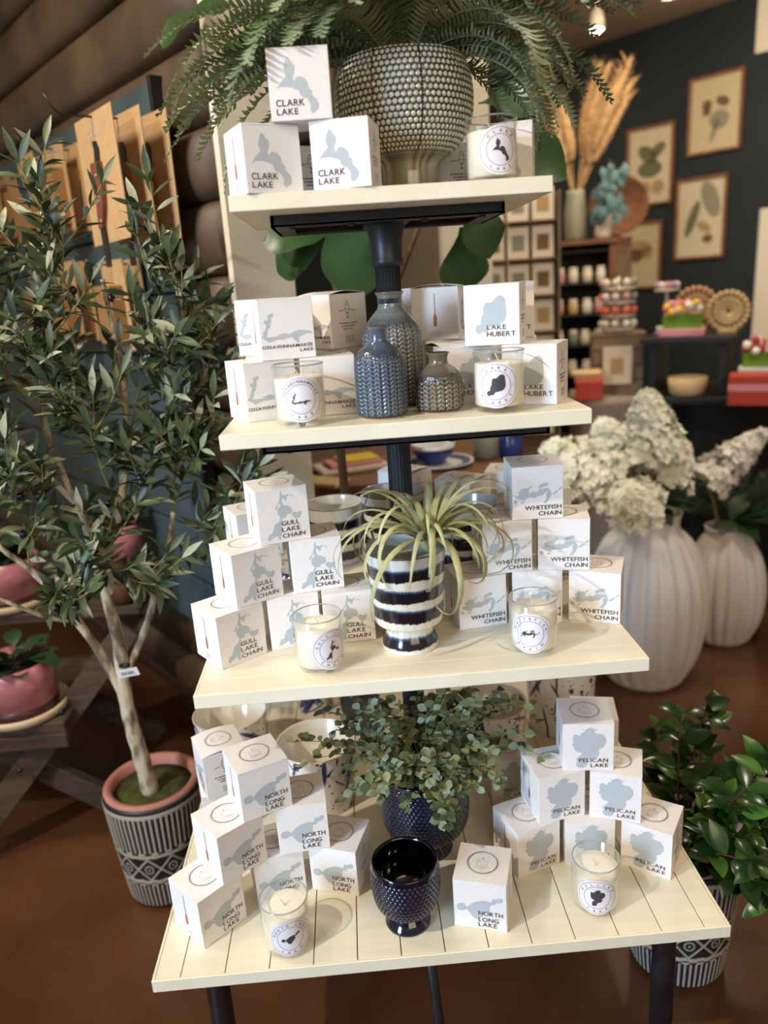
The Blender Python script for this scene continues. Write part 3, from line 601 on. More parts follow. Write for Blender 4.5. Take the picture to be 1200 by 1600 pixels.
vase(-.036, -.228, 'medium blue braided stoneware bottle vase in front of the tallest one', [(.036, 0), (.0405, .005), (.042, .02), (.042, .085), (.0405, .098), (.034, .111), (.022, .119), (.0165, .126), (.0155, .136), (.0165, .146), (.0185, .150)], 20, .0068, .112, .150, ((104, 120, 134), (50, 62, 80), (10, 13, 26)), .0185)
vase(-.006, -.106, 'tallest grey braided stoneware bottle vase, standing at the back', [(.044, 0), (.050, .006), (.052, .02), (.052, .115), (.050, .132), (.043, .15), (.032, .164), (.0235, .173), (.021, .183), (.022, .194), (.0265, .202)], 22, .0078, .155, .202, ((146, 148, 138), (72, 84, 96), (16, 20, 34)), .0265)
vase(.064, -.212, 'smallest squat braided vase, dark with tan braids', [(.034, 0), (.038, .005), (.0395, .016), (.039, .052), (.036, .064), (.027, .073), (.0185, .079), (.016, .085), (.017, .093), (.0205, .099)], 18, .0075, .064, .099, ((146, 130, 100), (56, 56, 62), (14, 16, 26)), .0205)

# striped reactive-glaze planters
def stripe_col(bands, seed, rimz):
    """bands: list of (z_top, z_bot) of dark bands"""
    cream, blue, dark, rim = L3(222, 216, 200), L3(44, 74, 106), L3(24, 20, 26), L3(60, 42, 40)
    def fn(TH, S, R, Z, D):
        seg = Z.shape[1]; c = np.empty(Z.shape+(3,)); c[:] = cream
        c = c*(1+.07*np.sin(TH*23+Z*120)[..., None]*.5)
        c[Z > rimz-.030] = c[Z > rimz-.030]*np.array([.82, .88, .96])
        for k, (zt, zb) in enumerate(bands):
            e1 = fbm(seg, seed+k*7, 7)*.0022; e2 = fbm(seg, seed+k*7+3, 8)*.0030
            a = np.clip((zt+e1-Z)/.0085, 0, 1); bt = np.clip((Z-(zb+e2))/.0014, 0, 1); m = a*bt
            col = lerp(blue, dark, np.clip((a-.45)/.5, 0, 1)); ha = np.clip(a*2.2, 0, 1)*bt
            c = c+(col-c)*ha[..., None]
        c[Z > rimz-.0022] = rim; return c
    return fn
FOOTED = [(.052, 0), (.0525, .004), (.049, .018), (.041, .036), (.040, .045), (.047, .0485), (.058, .0505), (.0625, .055), (.0640, .075), (.0665, .11), (.0695, .15), (.0725, .188), (.0728, .191)]
def striped(x, y, z, label, h=None, rz=0, seed=1):
    t = thing('striped_planter', label, 'planter', (x, y, z), rz, 'navy and cream striped planters')
    pot('body', t, FOOTED, [(.0715, .1925), (.070, .190), (.066, .12), (.06, .07), (.005, .066)], 300, 170, 'glaze', None, stripe_col([(.032, .008), (.094, .066), (.133, .105), (.172, .146)], seed, .1915), L3(176, 178, 172)); return t
striped(-.013, -.233, .9269, 'navy and cream striped footed planter holding the air plant', seed=1)
striped(-.011, .160, .9269, 'striped planter standing behind the black post', rz=1, seed=12)
striped(.133, .020, .9269, 'striped planter behind the air plant, right of the post', rz=2, seed=23)
t = thing('striped_planter', 'straight-sided striped planter beside the GULL LAKE CHAIN boxes', 'planter', (-.150, .262, .9269), 0, 'navy and cream striped planters')
pot('body', t, [(.058, 0), (.061, .004), (.064, .04), (.068, .1), (.071, .145)], [(.0695, .1465), (.068, .144), (.063, .03), (.005, .012)], 300, 130, 'glaze', None, stripe_col([(.040, .014), (.079, .053), (.116, .092)], 31, .1455), L3(206, 206, 198))
t = thing('blue_jar', 'small blue and white patterned jar behind the GULL LAKE CHAIN boxes', 'jar', (-.232, -.03, .9269))
def bj(TH, S, R, Z, D): return lerp(L3(36, 52, 110), L3(210, 216, 228), np.clip((np.sin(TH*9+Z*160)*np.sin(TH*7-Z*210))*3-.6, 0, 1))
pot('body', t, [(.03, 0), (.036, .01), (.04, .04), (.038, .07), (.03, .085), (.03, .09)], [(.028, .09), (.03, .03), (.004, .02)], 120, 60, 'glaze', None, bj, L3(220, 220, 226))

# navy hobnail pieces
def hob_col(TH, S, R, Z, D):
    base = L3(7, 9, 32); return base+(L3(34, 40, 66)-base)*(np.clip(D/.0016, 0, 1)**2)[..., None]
def hobnail(name, x, y, label, outer, inner, n, p, z0, z1, cat, rz=0):
    t = thing(name, label, cat, (x, y, .4502), rz)
    def dd(TH, S, R, Z): return dots(TH, S, n, p, .40, .0017)*np.clip((Z-z0)/.004, 0, 1)*np.clip((z1-Z)/.003, 0, 1)
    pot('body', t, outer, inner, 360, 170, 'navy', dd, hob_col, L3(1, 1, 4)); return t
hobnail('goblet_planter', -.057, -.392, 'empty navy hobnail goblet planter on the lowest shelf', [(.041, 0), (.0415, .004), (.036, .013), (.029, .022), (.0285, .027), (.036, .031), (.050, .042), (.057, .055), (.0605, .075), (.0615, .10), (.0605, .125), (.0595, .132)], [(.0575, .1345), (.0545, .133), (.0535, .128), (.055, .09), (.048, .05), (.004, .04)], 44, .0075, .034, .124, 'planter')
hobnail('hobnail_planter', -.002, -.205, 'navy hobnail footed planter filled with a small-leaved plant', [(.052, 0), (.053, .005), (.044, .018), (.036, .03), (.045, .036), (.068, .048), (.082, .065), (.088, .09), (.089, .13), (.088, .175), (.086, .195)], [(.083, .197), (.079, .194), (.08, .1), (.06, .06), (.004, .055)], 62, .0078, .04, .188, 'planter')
hobnail('hobnail_cup', -.128, .338, 'navy hobnail pot at the very back of the lowest shelf', [(.045, 0), (.05, .006), (.052, .03), (.053, .09), (.053, .12)], [(.05, .121), (.048, .118), (.046, .02), (.004, .012)], 40, .0078, .01, .11, 'pot')

# blue splatter pots
def splatter(x, y, label, r, h, seed, ink=(44, 60, 118), n=210):
    t = thing('splatter_pot', label, 'pot', (x, y, .4502), seed, 'white pots with blue splatter glaze'); rs = np.random.RandomState(seed)
    ST = [(rs.rand()*2*PI, rs.rand()*h, rs.uniform(.0010, .0032)*(1 if rs.rand() < .8 else 2.2), rs.uniform(3, 14) if rs.rand() < .4 else 1.2, rs.uniform(-1.2, 1.2)) for _ in range(n)]
    def col(TH, S, R, Z, D):
        c = np.empty(Z.shape+(3,)); c[:] = L3(232, 226, 218)
        m = np.zeros(Z.shape)
        for a, z, s, e, g in ST:
            du = ((TH-a+PI) % (2*PI)-PI)*R; dz = Z-z; ca, sa = math.cos(g), math.sin(g); p, q = (du*ca+dz*sa), (-du*sa+dz*ca)
            m = np.maximum(m, np.clip(1.6-((p/s)**2+(q/(s*e))**2), 0, 1))
        c = c+(L3(*ink)-c)*m[..., None]; c[Z > h-.002] = L3(222, 196, 172); return c
    pot('body', t, [(r*.84, 0), (r*.88, .005), (r*.93, h*.4), (r*.985, h*.9), (r, h)], [(r*.975, h+.001), (r*.95, h-.002), (r*.86, .02), (.004, .012)], 300, 110, 'glaze', None, col, L3(226, 220, 206))
splatter(-.440, .135, 'white blue-splattered pot at the back left corner of the lowest shelf', .089, .152, 5)
splatter(-.226, -.016, 'white blue-splattered pot right of the NORTH LONG LAKE pyramid', .090, .150, 8)
splatter(.190, .105, 'white splattered pot behind the small-leaved plant', .090, .140, 21, (40, 44, 72))
splatter(.390, .200, 'tall dark-splattered pot at the back right of the lowest shelf', .090, .190, 17, (34, 36, 56), 260)
splatter(-.250, .385, 'small splattered pot far back on the lowest shelf', .055, .11, 14)

# ================================================================ plants on the stand
def U3(a): return Vector((math.cos(a), math.sin(a), 0))
# --- fern
fern = thing('fern', 'large arching fern with fine fronds growing in the green planter', 'plant', (.047, 0, 1.935))
def frond(az, L, rise, droop, wmax, m, seed, z0=0):
    r = random.Random(seed); n = 40; P = []; d = U3(az); p = d*.03+Vector((0, 0, z0)); el = rise
    for i in range(n+1):
        P.append(p.copy()); dirv = d*math.cos(el)+Vector((0, 0, math.sin(el))); p = p+dirv*(L/n); el -= droop/n*(1+.6*i/n)
    b = MB(); b.tube(P, [.0022*(1-.8*i/n) for i in range(n+1)], 4, False)
    side = Vector((0, 0, 1)).cross(d)
    for i in range(4, n):
        t = i/n; w_ = wmax*math.sin(PI*min(1, (1-t)*.78+.05))**.8*(1 if t > .2 else t/.2); tan = (P[i+1]-P[i]).normalized(); nor = side.cross(tan)
        for s in (-1, 1):
            q = P[i]+tan*(.25*L/n*s); dr = (side*s*.94+tan*.34+nor*(-.12+r.uniform(-.18, .18))).normalized(); hw = tan*(L/n*.40); e = q+dr*w_*r.uniform(.9, 1.08)-nor*w_*.10; mid = q+dr*w_*.55+nor*w_*.05
            b.add([q-hw*.8, mid-hw*.8, e, mid+hw, q+hw], [(0, 1, 3, 4), (1, 2, 3)])
    return mesh('frond', b.v, b.f, m, True)
FR = [(PI+.05, .44, .25, 1.05), (PI-.25, .46, .45, 1.15), (PI+.35, .40, .2, 1.2), (PI+.2, .47, .62, 1.35), (PI-.5, .42, .7, 1.2), (-.1, .34, .2, 1.5), (.15, .44, .55, 1.0), (-.35, .36, .5, 1.7), (0.3, .36, .3, 1.3), (-.02, .46, .8, 1.2),
      (-PI/2-.5, .34, 1.0, 1.5), (-PI/2+.55, .34, 1.05, 1.6), (-PI/2, .30, 1.15, 1.5), (-PI/2-.9, .36, .75, 1.5), (-PI/2+.95, .36, .7, 1.7), (-PI/2-.25, .33, 1.25, 1.9), (-PI/2+.25, .33, 1.3, 1.9), (PI/2, .36, 1.0, 1.2), (PI/2+.6, .4, .9, 1.3), (PI/2-.6, .4, .9, 1.3), (PI/2+1.1, .4, .7, 1.1), (PI/2-1.1, .4, .75, 1.2)]
k = 0
for az, L, ri, dr in FR:
    for rep in range(4):
        r = random.Random(k); put('frond', frond(az+r.uniform(-.22, .22), L*r.uniform(.8, 1.06), ri+r.uniform(-.12, .22), dr*r.uniform(.85, 1.15), r.uniform(.040, .056), r.choice(('fern', 'fern', 'fern_dark')), k, r.uniform(-.01, .02)), fern); k += 1

# --- air plant
air = thing('air_plant', 'pale green curling air plant sitting in the striped planter', 'plant', (.030, -.236, 1.105))
b = MB(); b.ball((0, 0, .03), .022, 14, 1.4); b.build('crown', 'air_leaf', air, True)
for k in range(46):
    r = random.Random(100+k); az = k*2.399+r.uniform(-.2, .2); ring = k/46; el = 1.40-1.0*ring+r.uniform(-.15, .15); L = r.uniform(.17, .27)*(.75+.35*ring); curl = r.uniform(2.6, 4.8)*(.72+.4*ring)
    d = U3(az); p = d*.012+Vector((0, 0, .028)); n = 14; W0 = r.uniform(.0065, .0095); side = Vector((0, 0, 1)).cross(d); v = []; tw = r.uniform(-.5, .5)
    for i in range(n+1):
        t = i/n; dirv = d*math.cos(el)+Vector((0, 0, math.sin(el)))+side*tw*t*.5; dirv.normalize(); wd = W0*(1-t)**.75+.0006; nor = side.cross(dirv).normalized()
        v += [p-side*wd+nor*wd*.5, p, p+side*wd+nor*wd*.5]; p = p+dirv*(L/n); el -= curl/n*(.4+1.2*t)
    put('leaf', mesh('leaf', v, [(i*3+q, i*3+q+1, i*3+q+4, i*3+q+3) for i in range(n) for q in (0, 1)], 'air_leaf', True), air)

# --- small-leaved plant
bush = thing('eucalyptus_bush', 'bushy grey-green small-leaved plant spilling over the navy planter', 'plant', (-.002, -.205, .628))
SL = [leaf_mesh('leaf', .0195, .0145, m_, 4, .2, .15, .58, point=.7) for m_ in ('small_leaf', 'small_leaf', 'small_leaf_blue', 'small_leaf_dark')]
items = []; stems = MB()
for k in range(105):
    r = random.Random(300+k); az = r.uniform(0, 2*PI); el = r.uniform(.2, 1.45); L = r.uniform(.12, .22) if el < .9 else r.uniform(.1, .17); d = U3(az); p = d*r.uniform(0, .05)+Vector((0, 0, .01)); n = 13; P = [p.copy()]
    if math.sin(az) < -.3: L *= .62
    if abs(math.cos(az)) > .8: L *= 1.18
    for i in range(n):
        t = i/n; p = p+(d*math.cos(el)+Vector((0, 0, math.sin(el)))+Vector((r.uniform(-.2, .2), r.uniform(-.2, .2), r.uniform(-.1, .1)))).normalized()*(L/n); el -= r.uniform(.5, 1.7)/n*(.5+t); P.append(p.copy())
        if i > 2:
            for s in (0, 1):
                a = r.uniform(0, 2*PI); dl = (U3(a)*.9+Vector((0, 0, r.uniform(-.3, .6)))+d*.5).normalized(); items.append((r.choice(SL), place(dl, p, r.uniform(.75, 1.3), (r.uniform(-.5, .5), r.uniform(-.9, .1), 1))))
    stems.tube(P, .0008, 4, False)
stems.build('stems', 'twig', bush, True, kind='stuff'); scatter(bush, 'leaf', items, 300)

# --- fiddle-leaf fig behind the stand
fig = thing('fiddle_leaf_fig', 'tall fiddle-leaf fig with big dark leaves behind the stand', 'plant', (-.13, .52, 0))
b = MB(); b.lathe([(.1, 0), (.12, .03), (.135, .24), (.13, .25), (.118, .24), (.0, .22)], 32); b.build('pot', 'black_stand', fig, True)
b = MB(); b.tube([(0, 0, .2), (.01, 0, .8), (.0, -.01, 1.3), (.03, -.02, 1.56), (.005, -.03, 1.66), (.04, 0, 1.95), (.08, .02, 2.35)], [.014, .013, .012, .011, .010, .009, .006], 8); b.tube([(.04, 0, 1.3), (.2, .03, 1.6), (.36, .0, 1.95)], [.008, .007, .005], 8); b.build('trunk', 'fig_stem', fig, True)
FL = [leaf_mesh('leaf', .20, .135, 'fig_leaf', 12, .12, .18, .62, wave=.06, point=.75), leaf_mesh('leaf', .17, .12, 'fig_leaf', 12, .2, .3, .6, wave=.08, point=.75)]
for (p, d, s, up) in [((-.16, -.04, 2.20), (-.95, -.1, -.12), 1.15, (.1, -.6, 1)), ((-.05, -.06, 2.16), (-.9, -.3, -.35), 1.0, (0, -.5, 1)), ((.37, -.02, 1.77), (.35, -.1, -.9), .85, (.2, -1, .2)), ((.46, -.03, 1.90), (.8, -.1, -.45), 1.0, (.1, -.9, .5)), ((.40, -.03, 1.97), (.9, -.05, .05), .8, (0, -.8, .6)),
                       ((.06, -.08, 1.78), (.12, -.1, -1), 1.25, (0, -1, .1)), ((.02, -.07, 1.70), (-.85, -.2, .08), 1.0, (0, -.8, .6)), ((.0, -.06, 1.68), (-.9, .1, -.35), .9, (0, -.9, .4)), ((.1, -.05, 2.1), (.3, -.2, .9), 1.0, (0, -1, .2)), ((.15, 0, 2.0), (.9, 0, .4), 1.0, (0, -1, .5)), ((-.02, -.02, 2.25), (-.6, .1, .7), 1.0, (0, -1, .5)), ((.36, .05, 1.7), (.1, .3, -.9), 1, (0, -1, .3))]:
    put('leaf', rnd.choice(FL), fig, mw=place(d, p, s, up))
# ================================================================ left: tool board on the log wall
FW_L = roomframe(WL)
board = thing('slat_board', 'weathered teal slat board with wire hooks on the log wall', 'board'); board.matrix_world = FW_L
for k in range(9):
    z1 = 2.115-k*.178; b = MB(); b.box(.262, 3.2, .026, .044, z1-.170, z1, .002); put('slat', mesh('slat', b.v, b.f, 'teal_board'), board)
b = MB(); b.box(.245, .262, .005, .044, .52, 2.13, .001); put('end_rail', mesh('end_rail', b.v, b.f, 'black_stand'), board)
b = MB(); b.lathe([(.0, .0), (.014, 0), (.014, .003), (.008, .004), (0, .002)], 16); o = put('grommet', mesh('grommet', b.v, b.f, 'rivet', True), board, (.36, .044, 2.03)); o.rotation_euler = (-PI/2, 0, 0)
HOOKS = [(.29, 2.03, (.06, .125, .192), 'nearest the white panel'), (.87, 2.05, (.05, .10), 'second from the white panel'), (1.13, 2.06, (.06, .11), 'third from the white panel'), (1.62, 2.07, (.05, .1), 'furthest from the white panel'),
         (.52, 1.68, (.06, .11), 'low down behind the olive tree top'), (.93, 1.70, (.06, .11), 'low down at the middle of the board'), (1.4, 1.7, (.06,), 'low down at the far end of the board')]
b = MB(); b.box(-.125, .125, -.0015, .0015, -.300, .012, .0005); ME_CARD = mesh('card', b.v, b.f, 'card_kraft')
b = MB(); b.box(-.085, .085, -.0015, .0015, -.25, .012, .0005); ME_CARD2 = mesh('card', b.v, b.f, 'card_kraft')
hp = [(1.8*x_, z_) for x_, z_ in [(-.012, -.105), (.018, -.103), (.024, -.15), (.020, -.20), (.026, -.262), (.012, -.262), (-.006, -.205), (-.014, -.15)]]
b = MB(); b.prism([(x, z) for x, z in hp], .012, Matrix.Rotation(PI/2, 4, 'X') @ Matrix.Translation((0, 0, -.0135))); ME_HANDLE = mesh('handle', b.v, b.f, 'wood_red')
bp = [(1.7*x_, z_) for x_, z_ in [(-.006, -.104), (.012, -.104), (.006, -.07), (.010, -.052), (-.004, -.054), (-.010, -.075)]]
b = MB(); b.prism(bp, .003, Matrix.Rotation(PI/2, 4, 'X') @ Matrix.Translation((0, 0, -.006))); ME_BLADE = mesh('blade', b.v, b.f, 'steel')
b = MB(); b.box(.018, .05, .004, .008, -.36, -.262); ME_SHEATH = mesh('sheath', b.v, b.f, 'wire')
def fl(x, z): return (x, .0019, z)
b = MB()
for x0, x1, z0, z1 in ((-.07, .07, -.029, -.028), (-.07, .07, -.046, -.045), (-.07, -.069, -.046, -.028), (.069, .07, -.046, -.028), (-.03, .03, -.038, -.035), (-.02, .02, -.02, -.016)): b.add([fl(x0, z0), fl(x1, z0), fl(x1, z1), fl(x0, z1)], [(0, 1, 2, 3)])
ME_CTEXT = mesh('card_print', b.v, b.f, 'ink_faint')
b = MB(); b.ball((0, 0, 0), .0035, 8); ME_RIV = mesh('rivet', b.v, b.f, 'rivet', True)
for hi, (s, z, offs, where) in enumerate(HOOKS):
    b = MB(); b.tube([(s, .044, z), (s, .27, z-.004), (s, .29, z+.012), (s+.01, .305, z+.05)] if hi == 0 else [(s, .044, z), (s, .18, z), (s, .21, z+.035)], .0028, 6); put('hook', mesh('hook', b.v, b.f, 'wire', True), board)
    for ci, y in enumerate(offs):
        big = hi == 0; me = ME_CARD if big else ME_CARD2; nm = ('front', 'middle', 'rear')[len(offs)-1-ci] if len(offs) == 3 else ('front', 'rear')[len(offs)-1-ci]
        t = thing('knife_card', nm+(' kraft card with a wood-handled knife, hook ' if hi == 0 else ' kraft tool pack on the hook ')+where, 'tool pack'); t.matrix_world = FW_L @ Matrix.Translation((s+(.0 if big else .0)-(.012*(2-ci) if big else 0), y, z-.006 if big else z)) @ Matrix.Rotation(rnd.uniform(-.03, .03), 4, 'Y')
        put('card', me, t)
        if big:
            h_ = put('handle', ME_HANDLE, t); put('blade', ME_BLADE, t); put('sheath', ME_SHEATH, t); put('card_print', ME_CTEXT, t)
            for p in ((.004, .0145, -.135), (.006, .0145, -.185), (.016, .0145, -.245)): put('rivet', ME_RIV, h_, p)
        else:
            b = MB(); b.box(-.06, .06, .0015, .045, -.23, -.06, .003); put('carton', mesh('carton', b.v, b.f, 'kraft_dark'), t)

# ================================================================ carved pots
def carve(TH, S, R, Z):
    zz = Z/.33; ln = np.clip(np.cos(TH*58)*1.6+.1, 0, 1); top_ = ((zz > .60) & (zz < .93)); bot_ = ((zz > .05) & (zz < .27)); mid = (zz >= .33) & (zz <= .54)
    u = (TH*12/(2*PI)) % 1; q = (zz-.33)/.21; d1 = np.abs(((u+q) % 1)-.5); d2 = np.abs(((u-q) % 1)-.5); dia = np.clip((.07-np.minimum(d1, d2))/.035, 0, 1)
    uc = np.abs(u-.5); vc = np.abs(q-.5); fl_ = np.clip((.17-np.abs(np.hypot(uc, vc)-.17))/.05-2.4, 0, 1)+np.clip((.05-np.hypot(uc, vc))/.02, 0, 1)
    sc = np.clip((np.sin(TH*22)*np.sin(Z*330)+.25)*2, 0, 1); bord = ((np.abs(zz-.315) < .012) | (np.abs(zz-.56) < .012) | (np.abs(zz-.95) < .02)); orn = (((zz > .27) & (zz < .33)) | ((zz > .54) & (zz < .60)))
    m = np.where(top_ | bot_, ln, 0); m = np.where(mid, np.clip(np.maximum(dia, fl_), 0, 1), m); m = np.where(orn, sc, m); m = np.where(bord, 1, m); return m*.0022
def carve_col(TH, S, R, Z, D): return lerp(L3(34, 34, 40), L3(186, 178, 164), np.clip(D/.0022, 0, 1))
def carved_pot(t):
    pot('body', t, [(.098, .012), (.103, .018), (.112, .10), (.123, .22), (.130, .315), (.130, .327)], [(.127, .332), (.124, .330), (.1, .29), (.01, .28)], 528, 130, 'glaze_rough', carve, carve_col, L3(40, 40, 46))
    b = MB(); b.lathe([(.124, .322), (.127, .336), (.120, .342), (.106, .338), (.104, .300)], 64, (0, 0, 0), False); b.build('rim_liner', 'terracotta_pink', t, True)
    b = MB(); b.lathe([(.106, .312), (.06, .318), (0, .322)], 48); b.build('moss', 'moss', t, True)
    for k in range(3):
        b = MB(); b.lathe([(.016, 0), (.018, .013), (.016, .02)], 12, (.075*math.cos(k*2.09), .075*math.sin(k*2.09), 0)); b.build('foot', 'black_stand', t, True)
OT = Vector((-.700, .275, 0))
t = thing('carved_pot', 'black and white carved pot with pink rim under the olive tree', 'pot', OT, .2); carved_pot(t)

# ================================================================ olive tree
tree = thing('olive_tree', 'young artificial olive tree with grey-green leaves and dark olives', 'tree', OT)
def W(*p): return Vector(p)-OT
def curve(pts, n=10):
    P = [Vector(p) for p in pts]; Q = [2*P[0]-P[1]]+P+[2*P[-1]-P[-2]]; out = []
    for i in range(1, len(Q)-2):
        for k in range(n):
            u = k/n; a, b_, c, d_ = Q[i-1:i+3]; out.append(.5*((2*b_)+(c-a)*u+(2*a-5*b_+4*c-d_)*u*u+(3*b_-a-3*c+d_)*u**3))
    return out+[P[-1]]
Yt = .25
LIMBS = [([(-.700, Yt, .315), (-.710, Yt, .43), (-.719, Yt, .526), (-.722, Yt, .62), (-.714, Yt, .76), (-.722, Yt, .884), (-.70, Yt, 1.0), (-.66, Yt+.02, 1.1), (-.63, Yt+.03, 1.22), (-.60, Yt, 1.4), (-.61, Yt, 1.62)], .023, .005),
         ([(-.722, Yt, .60), (-.77, Yt-.01, .759), (-.825, Yt-.03, .893), (-.875, Yt-.04, .98), (-.93, Yt-.06, 1.06), (-.98, Yt-.06, 1.2)], .013, .004),
         ([(-.718, Yt, .655), (-.670, Yt+.02, .74), (-.632, Yt+.03, .82), (-.605, Yt+.03, .90), (-.557, Yt+.02, 1.003), (-.533, Yt, 1.082)], .010, .006),
         ([(-.80, Yt-.02, .835), (-.84, Yt-.06, .86), (-.90, Yt-.12, .93), (-.98, Yt-.15, 1.0)], .007, .003),
         ([(-.722, Yt, .87), (-.749, Yt+.03, .97), (-.763, Yt+.05, 1.069), (-.787, Yt+.04, 1.181), (-.80, Yt+.02, 1.348), (-.76, Yt, 1.55), (-.714, Yt-.02, 1.74)], .011, .004),
         ([(-.77, Yt+.05, 1.1), (-.84, Yt, 1.25), (-.87, Yt-.04, 1.42), (-.83, Yt-.05, 1.62)], .007, .003)]
TW = [([(-.533, Yt, 1.082), (-.49, Yt, 1.173), (-.43, Yt-.02, 1.245), (-.395, Yt-.03, 1.27)], 1), ([(-.533, Yt, 1.082), (-.51, Yt, 1.2), (-.48, Yt, 1.3)], 1), ([(-.60, Yt+.02, 1.3), (-.55, Yt, 1.40), (-.47, Yt-.02, 1.50), (-.385, Yt-.03, 1.55)], 1), ([(-.61, Yt, 1.32), (-.60, Yt-.02, 1.47), (-.53, Yt-.03, 1.50), (-.47, Yt-.04, 1.60), (-.455, Yt-.05, 1.65)], 1),
      ([(-.62, Yt+.02, 1.2), (-.54, Yt+.02, 1.30), (-.45, Yt+.02, 1.36), (-.40, Yt, 1.42)], 1), ([(-.557, Yt+.02, 1.0), (-.47, Yt, 1.0), (-.42, Yt-.02, 1.04)], 1), ([(-.66, Yt, 1.1), (-.66, Yt-.08, 1.25), (-.64, Yt-.1, 1.38)], 1), ([(-.72, Yt, .97), (-.66, Yt-.08, .97), (-.60, Yt-.1, .94)], 1), ([(-.72, Yt, .90), (-.69, Yt-.08, .99), (-.68, Yt-.1, 1.05)], 1),
      ([(-.875, Yt-.04, .98), (-.84, Yt-.1, 1.1), (-.83, Yt-.14, 1.22)], 1), ([(-.93, Yt-.06, 1.06), (-.90, Yt-.12, 1.16), (-.92, Yt-.14, 1.3)], 1), ([(-.80, Yt, 1.3), (-.76, Yt-.06, 1.42), (-.70, Yt-.08, 1.54)], 1), ([(-.78, Yt, 1.45), (-.84, Yt-.05, 1.6), (-.84, Yt-.07, 1.72)], 1), ([(-.87, Yt, 1.4), (-.92, Yt-.04, 1.52), (-.90, Yt-.05, 1.66)], 1),
      ([(-.61, Yt, 1.5), (-.67, Yt-.05, 1.6), (-.66, Yt-.06, 1.70)], 1), ([(-.76, Yt, 1.5), (-.71, Yt-.05, 1.6), (-.70, Yt-.05, 1.80)], 1), ([(-.84, Yt-.06, .87), (-.80, Yt-.14, .93), (-.76, Yt-.18, .95)], 1), ([(-.63, Yt, 1.2), (-.70, Yt-.06, 1.3), (-.72, Yt-.1, 1.42)], 1), ([(-.59, Yt, 1.45), (-.52, Yt-.03, 1.42), (-.45, Yt-.05, 1.44)], 1), ([(-.49, Yt, 1.17), (-.42, Yt+.02, 1.12), (-.37, Yt+.03, 1.13)], 1),
      ([(-.83, Yt, 1.2), (-.89, Yt-.08, 1.3), (-.88, Yt-.1, 1.42)], 1), ([(-.66, Yt+.02, 1.1), (-.58, Yt-.03, 1.13), (-.55, Yt-.05, 1.22)], 1), ([(-.76, Yt, 1.07), (-.80, Yt-.07, 1.12), (-.78, Yt-.1, 1.25)], 1), ([(-.80, Yt, 1.35), (-.84, Yt-.05, 1.45), (-.80, Yt-.08, 1.55)], 1)]
for i, (pts, r0, r1) in enumerate(LIMBS):
    P = curve([W(*p) for p in pts]); n = len(P); b = MB(); b.tube(P, [(r0+(r1-r0)*k/(n-1))*(1+.05*math.sin(k*.9+i)) for k in range(n)], 10); b.build('trunk' if i == 0 else 'branch', 'bark', tree, True)
OL = [leaf_mesh('leaf', .070, .0165, m_, 6, .28, bd, .5) for m_ in ('olive_leaf', 'olive_leaf', 'olive_leaf_dark', 'olive_leaf', 'olive_leaf_pale') for bd in (.06, .22)]
items = []; olives = []
twigs = []
for pts, _ in TW: twigs.append(curve([W(*p) for p in pts], 8))
r = random.Random(42)
for base in list(twigs):
    for _ in range(5):
        k = r.randrange(len(base)//3, len(base)-1); p = base[k].copy(); d = (base[min(k+2, len(base)-1)]-base[k-1]).normalized(); d = (d*.6+Vector((r.uniform(-1, 1), r.uniform(-1, .5), r.uniform(-.2, .9)))*.8).normalized(); L = r.uniform(.08, .17); q = [p.copy()]
        for i in range(6): p = p+d*(L/6); d = (d+Vector((0, 0, .08))).normalized(); q.append(p.copy())
        twigs.append(q)
for q in twigs:
    n = len(q); b = MB(); b.tube(q, [.0026*(1-.6*i/n) for i in range(n)], 5, False); b.build('twig', 'twig', tree, True)
    for i in range(2, n):
        d = (q[i]-q[i-1]).normalized()
        if n > 12 and i % 2 and i < n*.6: continue
        for s in (0, 1):
            a = r.uniform(0, 2*PI); sd = (d.orthogonal().normalized()); sd = Matrix.Rotation(a, 3, d) @ sd; dl = (d*r.uniform(.5, 1.1)+sd).normalized(); items.append((r.choice(OL), place(dl, q[i], r.uniform(.75, 1.15), (r.uniform(-.6, .6), r.uniform(-1.2, .2), 1))))
    dl = (q[-1]-q[-2]).normalized(); items.append((r.choice(OL), place(dl, q[-1], 1, (0, -1, .5))))
    if r.random() < .16: olives.append(q[n//2]+Vector((r.uniform(-.01, .01), -.012, -.012)))
scatter(tree, 'leaf', items, 300)
b = MB(); b.ball((0, 0, 0), .0085, 12, 1.15); ME_OL = mesh('olive', b.v, b.f, 'olive_fruit', True)
for p in olives+[W(-.455, .2, 1.47), W(-.45, .2, 1.455), W(-.63, .2, 1.20), W(-.617, .2, 1.205), W(-.66, .19, 1.13), W(-.66, .2, 1.60), W(-.73, .18, 1.55), W(-.72, .18, 1.535), W(-.58, .19, 1.58)]: put('olive', ME_OL, tree, p)
b = MB(); b.box(-.028, .028, -.0006, .0006, -.012, .012); tg = b.build('price_tag', 'barcode_white', tree); tg.location = W(-.693, .215, .688); tg.rotation_euler = (.2, -.16, -.1)
b = MB()
for k in range(14):
    x = -.016+k*.0024; b.box(x, x+rnd.choice((.0006, .0012)), -.0010, -.0006, -.006, .004)
put('barcode', mesh('barcode', b.v, b.f, 'barcode_black'), tg)
b = MB(); b.tube([W(-.714, .232, .70), W(-.69, .222, .705)], .006, 8); b.build('tag_clip', 'wire', tree, True)

